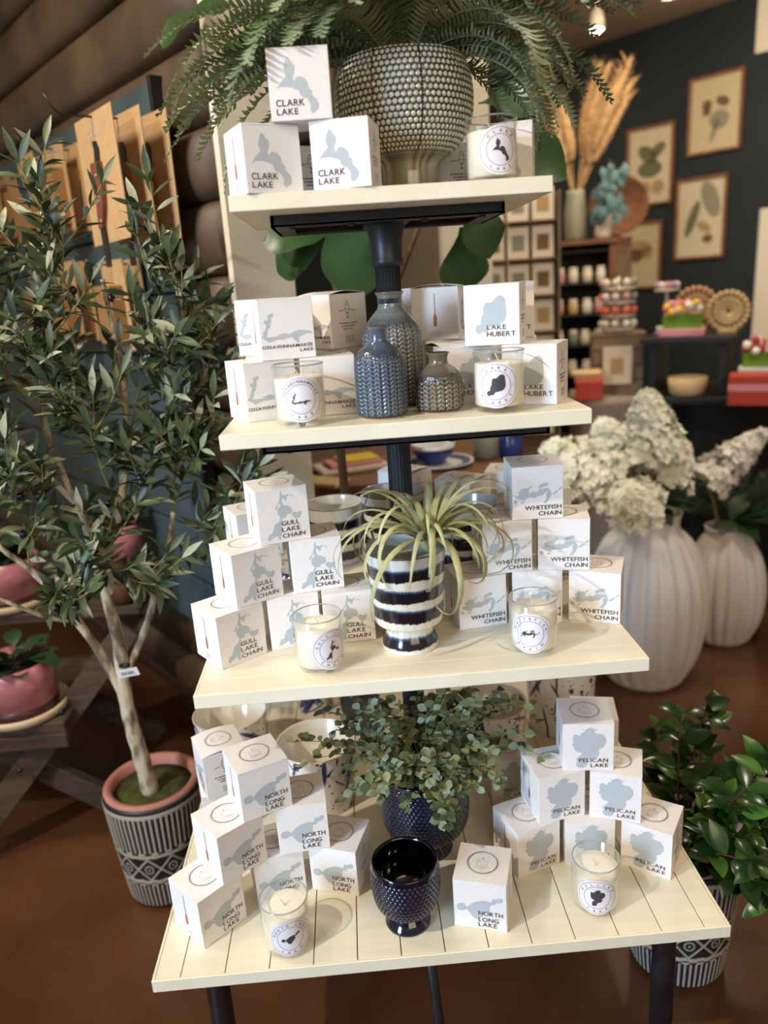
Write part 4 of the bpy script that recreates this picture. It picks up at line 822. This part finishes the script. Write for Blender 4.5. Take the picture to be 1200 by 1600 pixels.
# ================================================================ left: trestle stand with pink pots
tr = thing('trestle_stand', 'dark weathered timber trestle plant stand at the left edge', 'plant stand', (-1.25, .62, 0))
def beam(p, q, w_, d_, nm):
    p, q = Vector(p)-Vector(tr.location), Vector(q)-Vector(tr.location); dd = (q-p); L = dd.length; m4 = Matrix.Translation(p) @ look(dd, (0, -1, 0)).to_4x4(); b = MB(); b.box(-w_/2, w_/2, 0, L, -d_/2, d_/2, .003, m4); return b.build(nm, 'dark_timber', tr)
bm = beam((-1.36, .40, .002), (-.80, .60, .64), .075, .035, 'crossing_leg'); beam((-1.40, .56, .42), (-.78, .50, .03), .07, .035, 'crossing_leg'); beam((-1.36, .90, .002), (-.89, .95, .55), .075, .035, 'crossing_leg'); beam((-1.40, 1.00, .40), (-.88, 1.0, .03), .07, .035, 'crossing_leg')
for y0 in (.50, .645, .79): 
    b = MB(); b.box(-.85, .28, y0-.62-.068, y0-.62+.068, .405, .44, .003); b.build('shelf_board', 'dark_timber', tr)
for y0 in (.86, 1.01):
    b = MB(); b.box(-.85, .43, y0-.62-.068, y0-.62+.068, .60, .632, .003); b.build('shelf_board', 'dark_timber', tr)
b = MB(); b.box(-.85, .28, -.19, -.16, .36, .405, .003); b.build('rail', 'dark_timber', tr)
for p in ((-1.22, .405, .19), (-1.12, .44, .30), (-.99, .488, .45)):
    b = MB(); b.ball((p[0]+1.25, p[1]-.62-.012, p[2]), .008, 10); b.build('bolt', 'steel', tr, True)
def pink_pot(x, y, z, r_, h_, label, seed, leafm='deep_leaf', nleaf=26, body='pink_glaze', sauc=True):
    t = thing('potted_plant', label, 'potted plant', (x, y, z)); z0 = 0
    if sauc: b = MB(); b.lathe([(r_*.95, 0), (r_*1.18, .006), (r_*1.22, .03), (r_*1.17, .03), (r_*1.1, .012), (0, .011)], 48); b.build('saucer', 'saucer', t, True); z0 = .012
    b = MB(); b.lathe([(r_*.9, z0), (r_*.95, z0+.005), (r_*.97, z0+h_*.22)], 48); b.build('pot_base', 'plum', t, True)
    b = MB(); b.lathe([(r_*.97, z0+h_*.22), (r_, z0+h_), (r_*.94, z0+h_), (r_*.92, z0+h_*.85), (0, z0+h_*.83)], 48); b.build('pot', body, t, True)
    b = MB(); b.lathe([(r_*.925, z0+h_*.86), (r_*.5, z0+h_*.88), (0, z0+h_*.89)], 32); b.build('soil', 'black_shelf', t, True)
    rr = random.Random(seed); lm = leaf_mesh('leaf', .09, .06, leafm, 6, .2, .35, .55, point=.7)
    for k in range(nleaf): a = rr.uniform(0, 2*PI); e = rr.uniform(.1, 1.2); put('leaf', lm, t, mw=place(U3(a)*math.cos(e)+Vector((0, 0, math.sin(e))), U3(a)*rr.uniform(0, r_*.7)+Vector((0, 0, z0+h_*.85+rr.uniform(0, .04))), rr.uniform(.6, 1.15)))
pink_pot(-1.115, .52, .44, .105, .155, 'pink glazed pot with a dark-leaved plant on a cream saucer at left', 1)
pink_pot(-1.26, .90, .632, .10, .15, 'pink glazed pot on the upper board, cut off by the left edge', 2)
pink_pot(-.925, 1.005, .632, .085, .22, 'tall pink glazed pot behind the olive tree trunk', 3)
pink_pot(-1.05, .88, .632, .05, .10, 'small white pot between the pink pots', 4, 'small_leaf_blue', 16, 'white_ceramic', False)
t = thing('terracotta_jug', 'brown glazed jug in the shade below the tree branches', 'jug', (-.88, .835, .633)); b = MB(); b.lathe([(.03, 0), (.05, .02), (.055, .07), (.035, .115), (.03, .15), (.036, .16), (.03, .158), (0, .12)], 32); b.build('body', 'basket', t, True)
b = MB(); b.tube([(.034, 0, .14), (.075, 0, .13), (.078, 0, .08), (.052, 0, .05)], .006, 8); b.build('handle', 'basket', t, True)

# ================================================================ right: white fluted vases with hydrangea
def fluted(x, y, label, prof, nrib):
    t = thing('fluted_vase', label, 'vase', (x, y, 0), .2)
    def fd(TH, S, R, Z): return -R*.075*np.abs(np.cos(nrib/2*TH))**3.2*np.clip(Z/.05, 0, 1)*np.clip((prof[-1][1]-.05-Z)/.08, 0, 1)
    pot('body', t, prof, [(prof[-1][0]-.012, prof[-1][1]), (prof[-1][0]-.02, prof[-1][1]-.08), (.01, prof[-1][1]-.1)], 240, 90, 'white_ceramic', fd, None, None)
fluted(1.0, 1.182, 'large white fluted floor vase with white hydrangeas', [(.135, 0), (.16, .03), (.205, .14), (.228, .30), (.215, .45), (.165, .57), (.118, .62), (.112, .66), (.12, .69)], 20)
fluted(1.445, 1.452, 'smaller white fluted floor vase on the right', [(.10, 0), (.125, .03), (.158, .12), (.168, .24), (.15, .36), (.105, .45), (.085, .48), (.09, .51)], 20)
b = MB()
for k in range(4):
    a = k*PI/2; u, s = U3(a), U3(a+PI/2); b.add([Vector((0, 0, 0)), u*.006+s*.005+Vector((0, 0, .001)), u*.012+Vector((0, 0, .0025)), u*.006-s*.005+Vector((0, 0, .001))], [(0, 3, 2, 1)])
FLO = b
def hydra(x, y, z, label, heads, mt, leaves):
    t = thing('hydrangea_bunch', label, 'flowers', (x, y, z)); r = random.Random(len(heads)*7+3)
    for (p, q, rad) in heads:
        p, q = Vector(p), Vector(q); ax = (q-p); L = ax.length; ax.normalize(); b = MB()
        for k in range(560):
            tt = r.random()**.8; rr = rad*(1-tt**1.6*.82)*(.62+.45*r.random()); a = r.uniform(0, 2*PI); o1 = ax.orthogonal().normalized(); rd = Matrix.Rotation(a, 3, ax) @ o1; c = p+ax*L*tt+rd*rr; nrm = (rd+ax*(.3+tt)+Vector((r.uniform(-.7, .7), r.uniform(-.7, .7), r.uniform(-.3, .7)))).normalized()
            mw = Matrix.Translation(c) @ look(rd.cross(nrm), nrm, r.uniform(-.4, .4)).to_4x4() @ Matrix.Diagonal((1.75, 1.75, 1.75, 1)); b.add([mw @ Vector(v) for v in FLO.v], FLO.f)
        b.build('flower_head', mt, t, False, kind='stuff'); b = MB(); b.tube([Vector((p.x*.15, p.y*.15, -.1)), p*.7+Vector((0, 0, -.02)), p, q], [.006, .005, .004, .002], 6); b.build('stem', 'twig', t, True)
    lm = leaf_mesh('leaf', .14, .08, 'deep_leaf', 6, .2, .3, .5)
    for d, s in leaves: put('leaf', lm, t, mw=place(d, (0, 0, .03), s))
hydra(1.0, 1.16, .69, 'bunch of creamy white hydrangea cones in the large vase', [((-.17, -.05, .15), (-.42, -.08, .30), .13), ((-.02, -.04, .22), (-.05, -.05, .46), .12), ((.05, .02, .12), (.11, .0, .26), .10), ((-.10, -.14, .06), (-.20, -.2, .16), .11), ((-.12, -.02, .2), (-.2, 0, .36), .11)], 'petal', [((.6, -.5, .2), 1.1), ((.2, -.9, -.05), 1.0), ((-.3, -.8, .0), 1.0), ((.8, .1, .4), 1.2), ((-.8, -.3, .1), 1.0)])
hydra(1.445, 1.43, .51, 'single white hydrangea cone leaning right in the smaller vase', [((-.14, -.06, .22), (.06, -.1, .42), .085)], 'petal_white', [((.6, -.5, .3), 1.2), ((-.5, -.6, .1), 1.0), ((.3, -.9, .0), 1.2), ((.9, -.2, .5), 1.2), ((.5, .2, .9), 1.2)])
g = thing('asparagus_fern', 'dark feathery greenery behind the white hydrangea at right', 'plant', (1.47, 1.47, .50)); r = random.Random(5)
for k in range(26):
    a = r.uniform(-.9, 2.6); el = r.uniform(.3, 1.3); d = U3(a)*math.cos(el)+Vector((0, -.15, math.sin(el))); L = r.uniform(.22, .36); b = MB(); n = 18; p = Vector((0, 0, 0)); P = []
    for i in range(n+1): P.append(p.copy()); p = p+d*(L/n); d = (d+Vector((0, 0, -.03))).normalized()
    b.tube(P, .0018, 4, False)
    for i in range(3, n):
        for s in range(8): dr = Vector((r.uniform(-1, 1), r.uniform(-1, 1), r.uniform(-.4, 1))).normalized(); c = P[i]; w2 = dr.orthogonal().normalized()*.0022; b.add([c-w2, c+w2, c+dr*.035], [(0, 1, 2)])
    b.build('frond', 'deep_leaf', g)

# ================================================================ right: glossy potted plant
GP = Vector((.580, -.115, 0))
t = thing('carved_pot', 'black and white carved pot under the right end of the lowest shelf', 'pot', GP, 1.1); carved_pot(t)
pl = thing('glossy_plant', 'bushy plant with glossy dark green leaves right of the lowest shelf', 'plant', GP); r = random.Random(11)
GL = [leaf_mesh('leaf', .076, .036, m_, 8, .3, bd, .5, point=.9) for m_ in ('glossy_leaf', 'glossy_leaf', 'glossy_leaf_light') for bd in (.1, .4)]
items = []
for k in range(46):
    a = r.uniform(-2.2, 1.6); el = r.uniform(.35, 1.4); L = r.uniform(.16, .36); d = U3(a)*math.cos(el)+Vector((.08, 0, math.sin(el))); d.normalize(); p = Vector((.01, 0, .31))+U3(a)*.03; P = [p.copy()]; n = 9
    for i in range(n):
        p = p+d*(L/n); d = (d+Vector((.02, -.01, -.06))).normalized(); 
        if p.x < .02 and p.z > .40 and p.y < .3: p.x += .02
        if p.x+GP.x < .545: p.x = .545-GP.x
        P.append(p.copy())
        if i > 1:
            for s in (0, 1):
                aa = r.uniform(0, 2*PI); dl = (d*.6+U3(aa)*.9+Vector((0, 0, r.uniform(-.3, .5)))).normalized()
                if p.x+dl.x*.08+GP.x < .53: dl.x = abs(dl.x); dl.normalize()
                items.append((r.choice(GL), place(dl, p, r.uniform(.7, 1.15), (r.uniform(-.4, .4), r.uniform(-1, 0), 1))))
    b = MB(); b.tube(P, [.0035*(1-.6*i/n) for i in range(n+1)], 5, False); b.build('stem', 'red_stem', pl, True)
scatter(pl, 'leaf', items, 300)
# ================================================================ back wall: framed prints
def wallprint(s0, s1, z0, z1, label, paper, motif):
    t = thing('framed_print', label, 'picture', group='botanical prints on the dark wall'); t.matrix_world = roomframe(WB)
    b = MB(); e = .018
    for x0, x1, a, c in ((s0, s1, z0, z0+e), (s0, s1, z1-e, z1), (s0, s0+e, z0+e, z1-e), (s1-e, s1, z0+e, z1-e)): b.box(x0, x1, .002, .028, a, c, .002)
    put('frame', mesh('frame', b.v, b.f, 'frame_wood'), t); b = MB(); b.box(s0+e, s1-e, .002, .012, z0+e, z1-e); pp = put('paper', mesh('paper', b.v, b.f, paper), t)
    cx, cz = (s0+s1)/2, (z0+z1)/2
    for (dx, dz, rx, rz_, ang, m_) in motif:
        v = [(cx+dx+(rx*math.cos(a)*math.cos(ang)-rz_*math.sin(a)*math.sin(ang)), .0126, cz+dz+(rx*math.cos(a)*math.sin(ang)+rz_*math.sin(a)*math.cos(ang))) for a in [2*PI*k/20 for k in range(20)]]
        put('motif', mesh('motif', v, [tuple(range(20))], m_), pp)
wallprint(-.185, .197, 2.30, 2.79, 'framed botanical print with two dark blossoms, highest on the dark wall', 'print_paper', [(.06, .06, .035, .035, 0, 'print_brown'), (-.05, .07, .05, .03, .4, 'print_brown'), (-.03, -.04, .07, .06, 0, 'print_grey'), (.06, .02, .03, .025, 0, 'print_brown'), (0, -.1, .02, .08, .3, 'print_grey')])
wallprint(.298, .676, 2.015, 2.557, 'framed botanical print of grey-green foliage left of the highest one', 'print_paper_pale', [(.02, .08, .09, .05, .6, 'print_green'), (-.06, .1, .07, .04, -.6, 'print_green'), (.0, -.02, .1, .06, 0, 'print_green'), (.04, -.15, .05, .05, 0, 'print_tan'), (-.07, -.15, .05, .05, 0, 'print_tan')])
wallprint(-.113, .262, 1.61, 2.156, 'framed botanical print with one large green leaf and brown petals', 'print_paper_pale', [(.06, .0, .035, .13, .35, 'print_green'), (-.07, .12, .06, .13, -.4, 'print_grey'), (-.03, -.06, .06, .03, .5, 'print_tan'), (-.06, -.14, .04, .03, 0, 'print_brown')])
wallprint(.368, .73, 1.42, 1.905, 'framed botanical print partly behind the shop display, lowest on the wall', 'print_paper', [(0, .05, .1, .06, 0, 'print_tan'), (.03, 0, .06, .05, 0, 'print_brown'), (-.06, .02, .05, .05, 0, 'print_tan')])

# ================================================================ ceiling track lights
tk = thing('track_light', 'white ceiling track with three spotlights', 'light', (1.3, 4.2, 3.2)); D2 = Vector((.245, -.97, 0)).normalized()
b = MB(); m4 = look(D2).to_4x4(); b.box(-.017, .017, -1.2, 1.5, -.035, 0, 0, m4); b.build('rail', 'lamp_white', tk)
for i, (wx, wy, wz) in enumerate(((1.522, 3.516, 2.98), (1.40, 4.618, 3.02), (1.864, 3.3, 3.06))):
    p = Vector((wx, wy, wz))-Vector(tk.location); b = MB(); b.tube([p+Vector((0, 0, .02)), Vector((p.x, p.y, -.005))], .01, 8); b.lathe([(.03, .05), (.045, .0), (.048, -.05), (.044, -.05), (.03, .03)], 20, tuple(p)); hd = b.build('spot_head', 'lamp_white', tk, True)
    b = MB(); b.ball(tuple(p+Vector((0, 0, -.035))), .036 if i < 2 else .02, 14); b.build('bulb', 'bulb', tk, True).parent = tk

# ================================================================ shop fittings behind
def solid(name, label, cat, m, build, loc, rz=0, group=None, smooth=False):
    b = MB(); build(b); o = put(name, mesh(name, b.v, b.f, m, smooth), None, loc, rz); return tag(o, label, cat, group)
CAMXY = Vector((-.0896, -1.524, 0))
# jar shelf
JS = (1.32, 3.22); jr = -.23
t = thing('jar_shelf', 'cedar and black shelving unit full of small jars at the back', 'shelf', (JS[0], JS[1], 0), jr)
for sx in (-.24, .20): b = MB(); b.box(sx-.02, sx+.02, -.14, .14, 0, 1.72, .003); b.build('upright', 'cedar', t)
for k in range(9): b = MB(); z = .25+k*.18; b.box(-.22, .18, -.13, .13, z-.012, z, .002); b.build('shelf_board', 'black_shelf', t)
b = MB(); b.box(-.26, .22, -.15, .15, 1.72, 1.745, .003); b.build('top', 'cedar', t); b = MB(); b.box(-.22, .18, .13, .14, 0, 1.72); b.build('back_panel', 'black_shelf', t)
JM = ['cream_obj', 'rose_obj', 'white_ceramic', 'honey', 'grey_green', 'cream_obj', 'white_ceramic']; rot = Matrix.Rotation(jr, 3, 'Z'); r = random.Random(9)
b = MB(); b.lathe([(.024, 0), (.028, .008), (.029, .055), (.024, .066), (.021, .068)], 16); JB = {m_: mesh('jar_body', b.v, b.f, m_, True) for m_ in set(JM)}
b = MB(); b.lathe([(.023, .066), (.0245, .068), (.0245, .085), (.021, .088)], 16); JL = mesh('lid', b.v, b.f, 'lamp_white', True)
ORD = ('first', 'second', 'third', 'fourth', 'fifth')
for k in range(3, 8):
    for c in range(5):
        x = -.178+c*.078+r.uniform(-.006, .006); p = rot @ Vector((x, -.09, .25+k*.18+.0005)); m_ = r.choice(JM)
        j = thing('jar', '%s small jar from the left, %s shelf up of the cedar unit' % (ORD[c], ORD[k-3]), 'jar', (JS[0]+p.x, JS[1]+p.y, p.z), 0, 'small jars on the cedar shelving'); put('jar_body', JB[m_], j); put('lid', JL, j)
# pampas
t = thing('pampas_vase', 'sage green vase of tall tan pampas grass on the cedar unit', 'vase', (1.31, 3.2, 1.746)); b = MB(); b.lathe([(.05, 0), (.06, .02), (.065, .15), (.05, .26), (.05, .28), (.04, .27), (0, .2)], 28); b.build('body', 'sage_vase', t, True)
for k in range(17):
    r = random.Random(60+k); az = -.2+r.uniform(-.5, .5)+(PI if k % 3 == 0 else 0); el = 1.5-r.uniform(0, .36); L = r.uniform(.50, .70); d = (U3(az)*math.cos(el)+Vector((0, 0, math.sin(el)))); p0 = d*.06+Vector((0, 0, .2)); b = MB(); b.tube([Vector((0, 0, .05)), p0, p0+d*L*.45], .003, 5); st = b.build('stem', 'pampas', t, True)
    b = MB(); n = 12; P = [p0+d*L*(.35+.65*i/n)+U3(az)*(.05*(i/n)**2) for i in range(n+1)]; b.tube(P, [.006+.036*math.sin(PI*min(1, .08+.92*i/n))**.8*(1-.35*i/n) for i in range(n+1)], 9)
    for q in range(170):
        i = r.randrange(n); c = P[i]; dr = (Vector((r.uniform(-1, 1), r.uniform(-1, 1), 0)).normalized()*.8+d).normalized(); s = dr.orthogonal()*.004; b.add([c+dr*.02-s, c+dr*.02+s, c+dr*r.uniform(.06, .095)], [(0, 1, 2)])
    b.build('plume', 'pampas', t)
t = thing('teal_spray', 'drooping dusty teal foliage spray in a small pot on the cedar unit', 'plant', (1.45, 3.12, 1.746)); b = MB(); b.lathe([(.04, 0), (.05, .02), (.05, .12), (.04, .14), (0, .12)], 20); b.build('pot', 'cream_obj', t, True)
lm = leaf_mesh('leaf', .075, .05, 'teal_leaf', 5, .2, .3, .5); r = random.Random(77); b = MB(); b.tube([(0, 0, .1), (.03, -.01, .3), (.06, -.03, .40), (.0, -.05, .42)], .004, 6); b.build('stem', 'deep_leaf', t, True)
for k in range(46): c = Vector((.02+r.uniform(-.07, .07), -.05+r.uniform(-.04, .04), .14+k*.0058)); put('leaf', lm, t, mw=place((r.uniform(-.7, .7), -.5, -1), c, r.uniform(.7, 1.2), (0, -1, .3)))
t = thing('cedar_cabinet', 'narrow cedar cabinet right of the jar shelves', 'cabinet', (1.615, 3.47, 0), -.3); b = MB(); b.box(-.12, .12, -.15, .15, 0, 1.76, .004); b.build('body', 'cedar', t)
for sx in (-1, 1): b = MB(); b.box(sx*.06-.055, sx*.06+.055, -.162, -.15, .1, 1.70, .003); b.build('door', 'crate', t)
t = thing('round_basket', 'round brown woven tray leaning on top of the cedar cabinet', 'tray', (1.655, 3.46, 1.945)); t.rotation_euler = (1.35, 0, -.3); b = MB(); b.lathe([(0, -.01), (.15, -.01), (.17, .005), (.18, .03), (.17, .03), (.155, .008), (0, 0)], 40); b.build('weave', 'basket', t, True)
# card rack
CRX = (.735, 2.435); cr = -.22; t = thing('card_rack', 'wire rack of framed greeting cards behind the stand', 'rack', (CRX[0], CRX[1], 0), cr)
for sx in (-.36, -.12, .12): b = MB(); b.tube([(sx-.11, 0, 0), (sx-.11, .03, 1.95)], .006, 6); b.build('wire_post', 'lamp_white', t, True)
b = MB(); b.box(-.48, .25, .03, .045, .5, 1.95, .002); b.build('back_board', 'crate', t)
b = MB(); b.box(.25, .262, -.06, .05, .5, 1.95, .002); b.build('end_panel', 'crate', t)
b = MB(); b.box(-.052, .052, -.006, 0, 0, .15, .001); CB = mesh('card', b.v, b.f, 'cream_obj'); v = [(-.03, -.0066, .035), (.03, -.0066, .035), (.03, -.0066, .11), (-.03, -.0066, .11)]; CI = [mesh('picture', v, [(0, 1, 2, 3)], m_) for m_ in ('rose_obj', 'print_brown', 'print_tan', 'grey_green')]
rot = Matrix.Rotation(cr, 3, 'Z'); r = random.Random(3)
for k in range(7):
    z = .78+k*.175; b = MB(); b.box(-.48, .25, -.03, .03, z-.012, z-.004, .001); b.build('ledge', 'crate', t)
    for c in range(6):
        p = rot @ Vector((-.42+c*.12, -.012, z-.0035)); q = thing('greeting_card', 'cream greeting card with a small picture standing in the wire rack behind the stand', 'card', (CRX[0]+p.x, CRX[1]+p.y, p.z), cr, 'greeting cards on the wire rack'); q.rotation_euler = (-.12, 0, cr); put('card', CB, q); put('picture', r.choice(CI), q)
# crate, spinner, stool
solid('round_stool', 'round stone-coloured pedestal holding the crate', 'pedestal', 'stone', lambda b: b.lathe([(.2, 0), (.2, .02), (.18, .06), (.18, .88), (.2, .93), (.2, .96), (0, .962)], 40), (1.22, 2.34, 0), smooth=True)
t = thing('wooden_crate', 'weathered wooden crate on the pedestal with a small print in front', 'crate', (1.285, 2.39, .963), -.25)
for z0 in (.0, .075, .15, .225):
    for (x0, x1, y0, y1) in ((-.125, .125, -.09, -.08), (-.125, .125, .08, .09), (-.125, -.115, -.08, .08), (.115, .125, -.08, .08)): b = MB(); b.box(x0, x1, y0, y1, z0, z0+.068, .001); b.build('slat', 'crate', t)
b = MB(); b.box(-.135, .135, -.1, .1, .293, .303, .001); b.build('top_board', 'crate', t)
t = thing('small_print', 'small framed print leaning against the crate', 'picture', (1.25, 2.27, 1.02), -.25); b = MB(); b.box(-.07, .07, -.006, .006, 0, .185, .001); b.build('frame', 'print_paper_pale', t); b = MB(); b.box(-.032, .032, -.0075, -.006, .05, .13); b.build('motif', 'print_tan', t)
t = thing('item_spinner', 'four-tier spinner of small pastel trinkets on the crate', 'display', (1.295, 2.40, 1.267)); b = MB(); b.tube([(0, 0, 0), (0, 0, .27)], .006, 8); b.build('pole', 'lamp_white', t, True); r = random.Random(8)
for k in range(4):
    b = MB(); b.lathe([(0, .01+k*.066), (.085, .01+k*.066), (.085, .016+k*.066), (0, .018+k*.066)], 24); tr_ = b.build('tray', 'lamp_white', t, True)
    for a in range(9): b = MB(); b.ball((.078*math.cos(a*.7), .078*math.sin(a*.7), .042+k*.066), .021, 8); b.build('trinket', r.choice(('cream_obj', 'white_ceramic', 'rose_obj', 'coral' if k in (1, 2) else 'cream_obj', 'grey_green')), tr_, True)
t = thing('gift_box', 'coral red lidded gift box on the pedestal edge', 'box', (1.095, 2.225, .963), -.3); b = MB(); b.box(-.065, .065, -.055, .055, 0, .085, .002); b.build('base', 'red_box', t); b = MB(); b.box(-.068, .068, -.058, .058, .085, .112, .002); b.build('lid', 'coral', t)
solid('folded_towel', 'cream folded cloth on top of the coral gift box', 'cloth', 'honey', lambda b: b.box(-.08, .07, -.05, .05, 0, .03, .01), (1.085, 2.225, 1.0755), -.3)
# riser with spring flowers
t = thing('tiered_table', 'black tiered display table at the far right', 'table', (1.78, 2.1, 0), -.55)
for (x0, x1, y0, y1, z) in ((-.38, .45, -.30, .30, .98), (-.41, .0, -.25, .25, 1.25), (.05, .45, -.28, .2, 1.08)): b = MB(); b.box(x0, x1, y0, y1, z-.03, z, .003); b.build('shelf_board', 'black_stand', t)
for sx, sy in ((-.36, -.28), (.43, -.28), (-.36, .28), (.43, .28)): b = MB(); b.box(sx-.02, sx+.02, sy-.02, sy+.02, 0, .95); b.build('leg', 'black_stand', t)
for sx in (-.36, -.05): b = MB(); b.box(sx-.015, sx+.015, -.2, .2, .98, 1.22); b.build('riser_post', 'black_stand', t)
b = MB(); b.box(-.36, .43, .26, .28, 0, .95); b.build('back_panel', 'black_stand', t)
def flowerbox(x, y, z, label, mats, seed, traym):
    t = thing('flower_tray', label, 'flowers', (x, y, z), -.5); b = MB(); b.box(-.1, .1, -.06, .06, 0, .035, .004); b.build('tray', traym, t); b = MB(); b.box(-.085, .085, -.045, .045, .035, .06); g_ = b.build('turf', 'bright_green', t); r = random.Random(seed)
    b = MB()
    for k in range(500): x0, y0 = r.uniform(-.085, .085), r.uniform(-.045, .045); b.add([(x0-.003, y0, .055), (x0+.003, y0, .055), (x0+r.uniform(-.01, .01), y0+r.uniform(-.01, .01), .1)], [(0, 1, 2)])
    b.build('grass', 'bright_green', t, kind='stuff')
    for k in range(22): b = MB(); b.ball((r.uniform(-.08, .08), r.uniform(-.05, .04), .105+r.uniform(0, .05)), .018, 8); b.build('bloom', r.choice(mats), t, True)
flowerbox(1.50, 2.10, 1.251, 'pink tray of bright grass with yellow and pink blooms on the upper tier', ('yellow', 'pinkish', 'coral', 'petal_white'), 1, 'pinkish')
flowerbox(1.76, 1.838, 1.081, 'tray of bright grass with yellow and lilac blooms at the right edge', ('yellow', 'lilac', 'petal_white', 'pinkish', 'red_box'), 2, 'white_ceramic')
def burst(x, y, z, label, rad, m_):
    t = thing('sunburst_ornament', label, 'ornament', (x, y, z), -.5); b = MB(); b.box(-.04, .04, -.02, .02, 0, .012); b.build('base', m_, t)
    for k in range(22): a = 2*PI*k/22; c = Vector((math.cos(a), 0, math.sin(a))); o1 = Vector((0, 0, rad+.01)); b = MB(); b.tube([o1+c*rad*.1, o1+c*rad*.96], .006, 5); b.ball(tuple(o1+c*rad*.97), .014, 8); b.ball(tuple(o1+c*rad*.62), .010, 8); b.build('petal', m_, t, True)
burst(1.64, 2.28, 1.251, 'pale wooden sunburst ornament behind the pink flower tray', .10, 'laser_wood'); burst(1.715, 2.10, 1.251, 'darker wooden sunburst ornament left of the lilac flowers', .088, 'honey')
t = thing('cake_stand', 'white two-tier stand of pastel sweets beside the pink flower tray', 'stand', (1.495, 2.285, 1.251)); b = MB(); b.lathe([(.05, 0), (.05, .008), (.01, .012), (.008, .20), (.06, .205), (.06, .212), (0, .213)], 24); b.build('pedestal', 'lamp_white', t, True)
for k in range(10): b = MB(); b.ball((.045*math.cos(k*.63), .045*math.sin(k*.63), .23), .018, 8); b.build('sweet', ('cream_obj', 'rose_obj', 'lilac')[k % 3], t, True)
for k in range(8): b = MB(); b.ball((.036*math.cos(k*.79), .036*math.sin(k*.79), .025), .013, 8); b.build('sweet', ('cream_obj', 'petal_white')[k % 2], t, True)
t = thing('patterned_box', 'red and pink patterned box on the black table at the right edge', 'box', (1.63, 1.68, .981), -.5); b = MB(); b.box(-.09, .09, -.07, .07, 0, .06, .002); b.build('base', 'red_box', t); b = MB(); b.box(-.092, .092, -.072, .072, .06, .09, .002); b.build('band', 'pinkish', t); b = MB(); b.box(-.09, .09, -.07, .07, .09, .125, .002); b.build('lid', 'red_box', t)
solid('storage_basket', 'brown basket in the middle of the black tiered table', 'basket', 'honey', lambda b: b.lathe([(.06, 0), (.08, .01), (.09, .085), (.08, .085), (.07, .02), (0, .018)], 24), (1.50, 2.02, .981), smooth=True)
# table behind with tableware
t = thing('dining_table', 'dark brown wooden table behind the second shelf', 'table', (.08, 1.35, 0), -.1)
for k in range(5): b = MB(); b.box(-.45, .45, -.40+k*.16, -.244+k*.16, .895, .93, .003); b.build('plank', 'cedar', t)
for sx in (-1, 1):
    for sy in (-1, 1): b = MB(); b.box(sx*.40-.03, sx*.40+.03, sy*.34-.035, sy*.34+.035, 0, .895, .003); b.build('leg', 'cedar', t)
b = MB(); b.box(-.42, .42, -.36, -.33, .80, .895); b.build('apron', 'cedar', t)
t = thing('dinner_plate', 'blue-rimmed white plate under the bowl on the brown table', 'plate', (.215, 1.17, .931)); b = MB(); b.lathe([(0, 0), (.07, 0), (.125, .016), (.124, .019), (.075, .006), (0, .005)], 40); b.build('plate', 'blue_white', t, True); b = MB(); b.lathe([(.085, .0098), (.112, .0165), (.112, .0172), (.085, .0106)], 40, (0, 0, 0), False); b.build('rim_band', 'cobalt', t, True)
t = thing('cereal_bowl', 'blue and white bowl stacked on the plate', 'bowl', (.195, 1.18, .938)); b = MB(); b.lathe([(0, 0), (.035, 0), (.04, .006), (.07, .035), (.078, .06)], 36, (0, 0, 0), False); b.build('base', 'cobalt', t, True); b = MB(); b.lathe([(.078, .06), (.08, .075), (.077, .075), (.066, .035), (0, .012)], 36, (0, 0, 0), False); b.build('bowl', 'blue_white', t, True)
for i, (x, y) in enumerate(((.395, 1.24), (.49, 1.24))): t = thing('glass_bottle', ('clear', 'blue')[i]+' glass bottle on the brown table', 'bottle', (x, y, .931)); b = MB(); b.lathe([(.04, 0), (.045, .01), (.045, .07), (.015, .1), (.015, .13), (.013, .13), (.013, .1), (.04, .068), (.04, .008), (0, .008)], 24); b.build('body', ('grey_green', 'cobalt')[i], t, True); b = MB(); b.lathe([(.016, .13), (.018, .132), (.018, .145), (0, .147)], 16); b.build('stopper', 'cream_obj', t, True)
t = thing('table_runner', 'pastel printed cloth folded on the brown table', 'cloth', (-.10, 1.22, .931), .3); b = MB(); b.box(-.14, .12, -.08, .08, 0, .02, .006); b.build('fold', 'cream_obj', t); b = MB(); b.box(-.10, .10, -.06, .06, .02, .034, .005); b.build('fold', 'pinkish', t); b = MB(); b.box(-.06, .09, -.05, .05, .034, .044, .004); b.build('fold', 'yellow', t)
solid('cutting_board', 'light wooden cutting board on the brown table', 'board', 'honey', lambda b: (b.box(-.11, .08, -.05, .05, 0, .016, .004), b.box(.08, .15, -.015, .015, 0, .016, .004)), (-.23, 1.03, .931), 2.6)
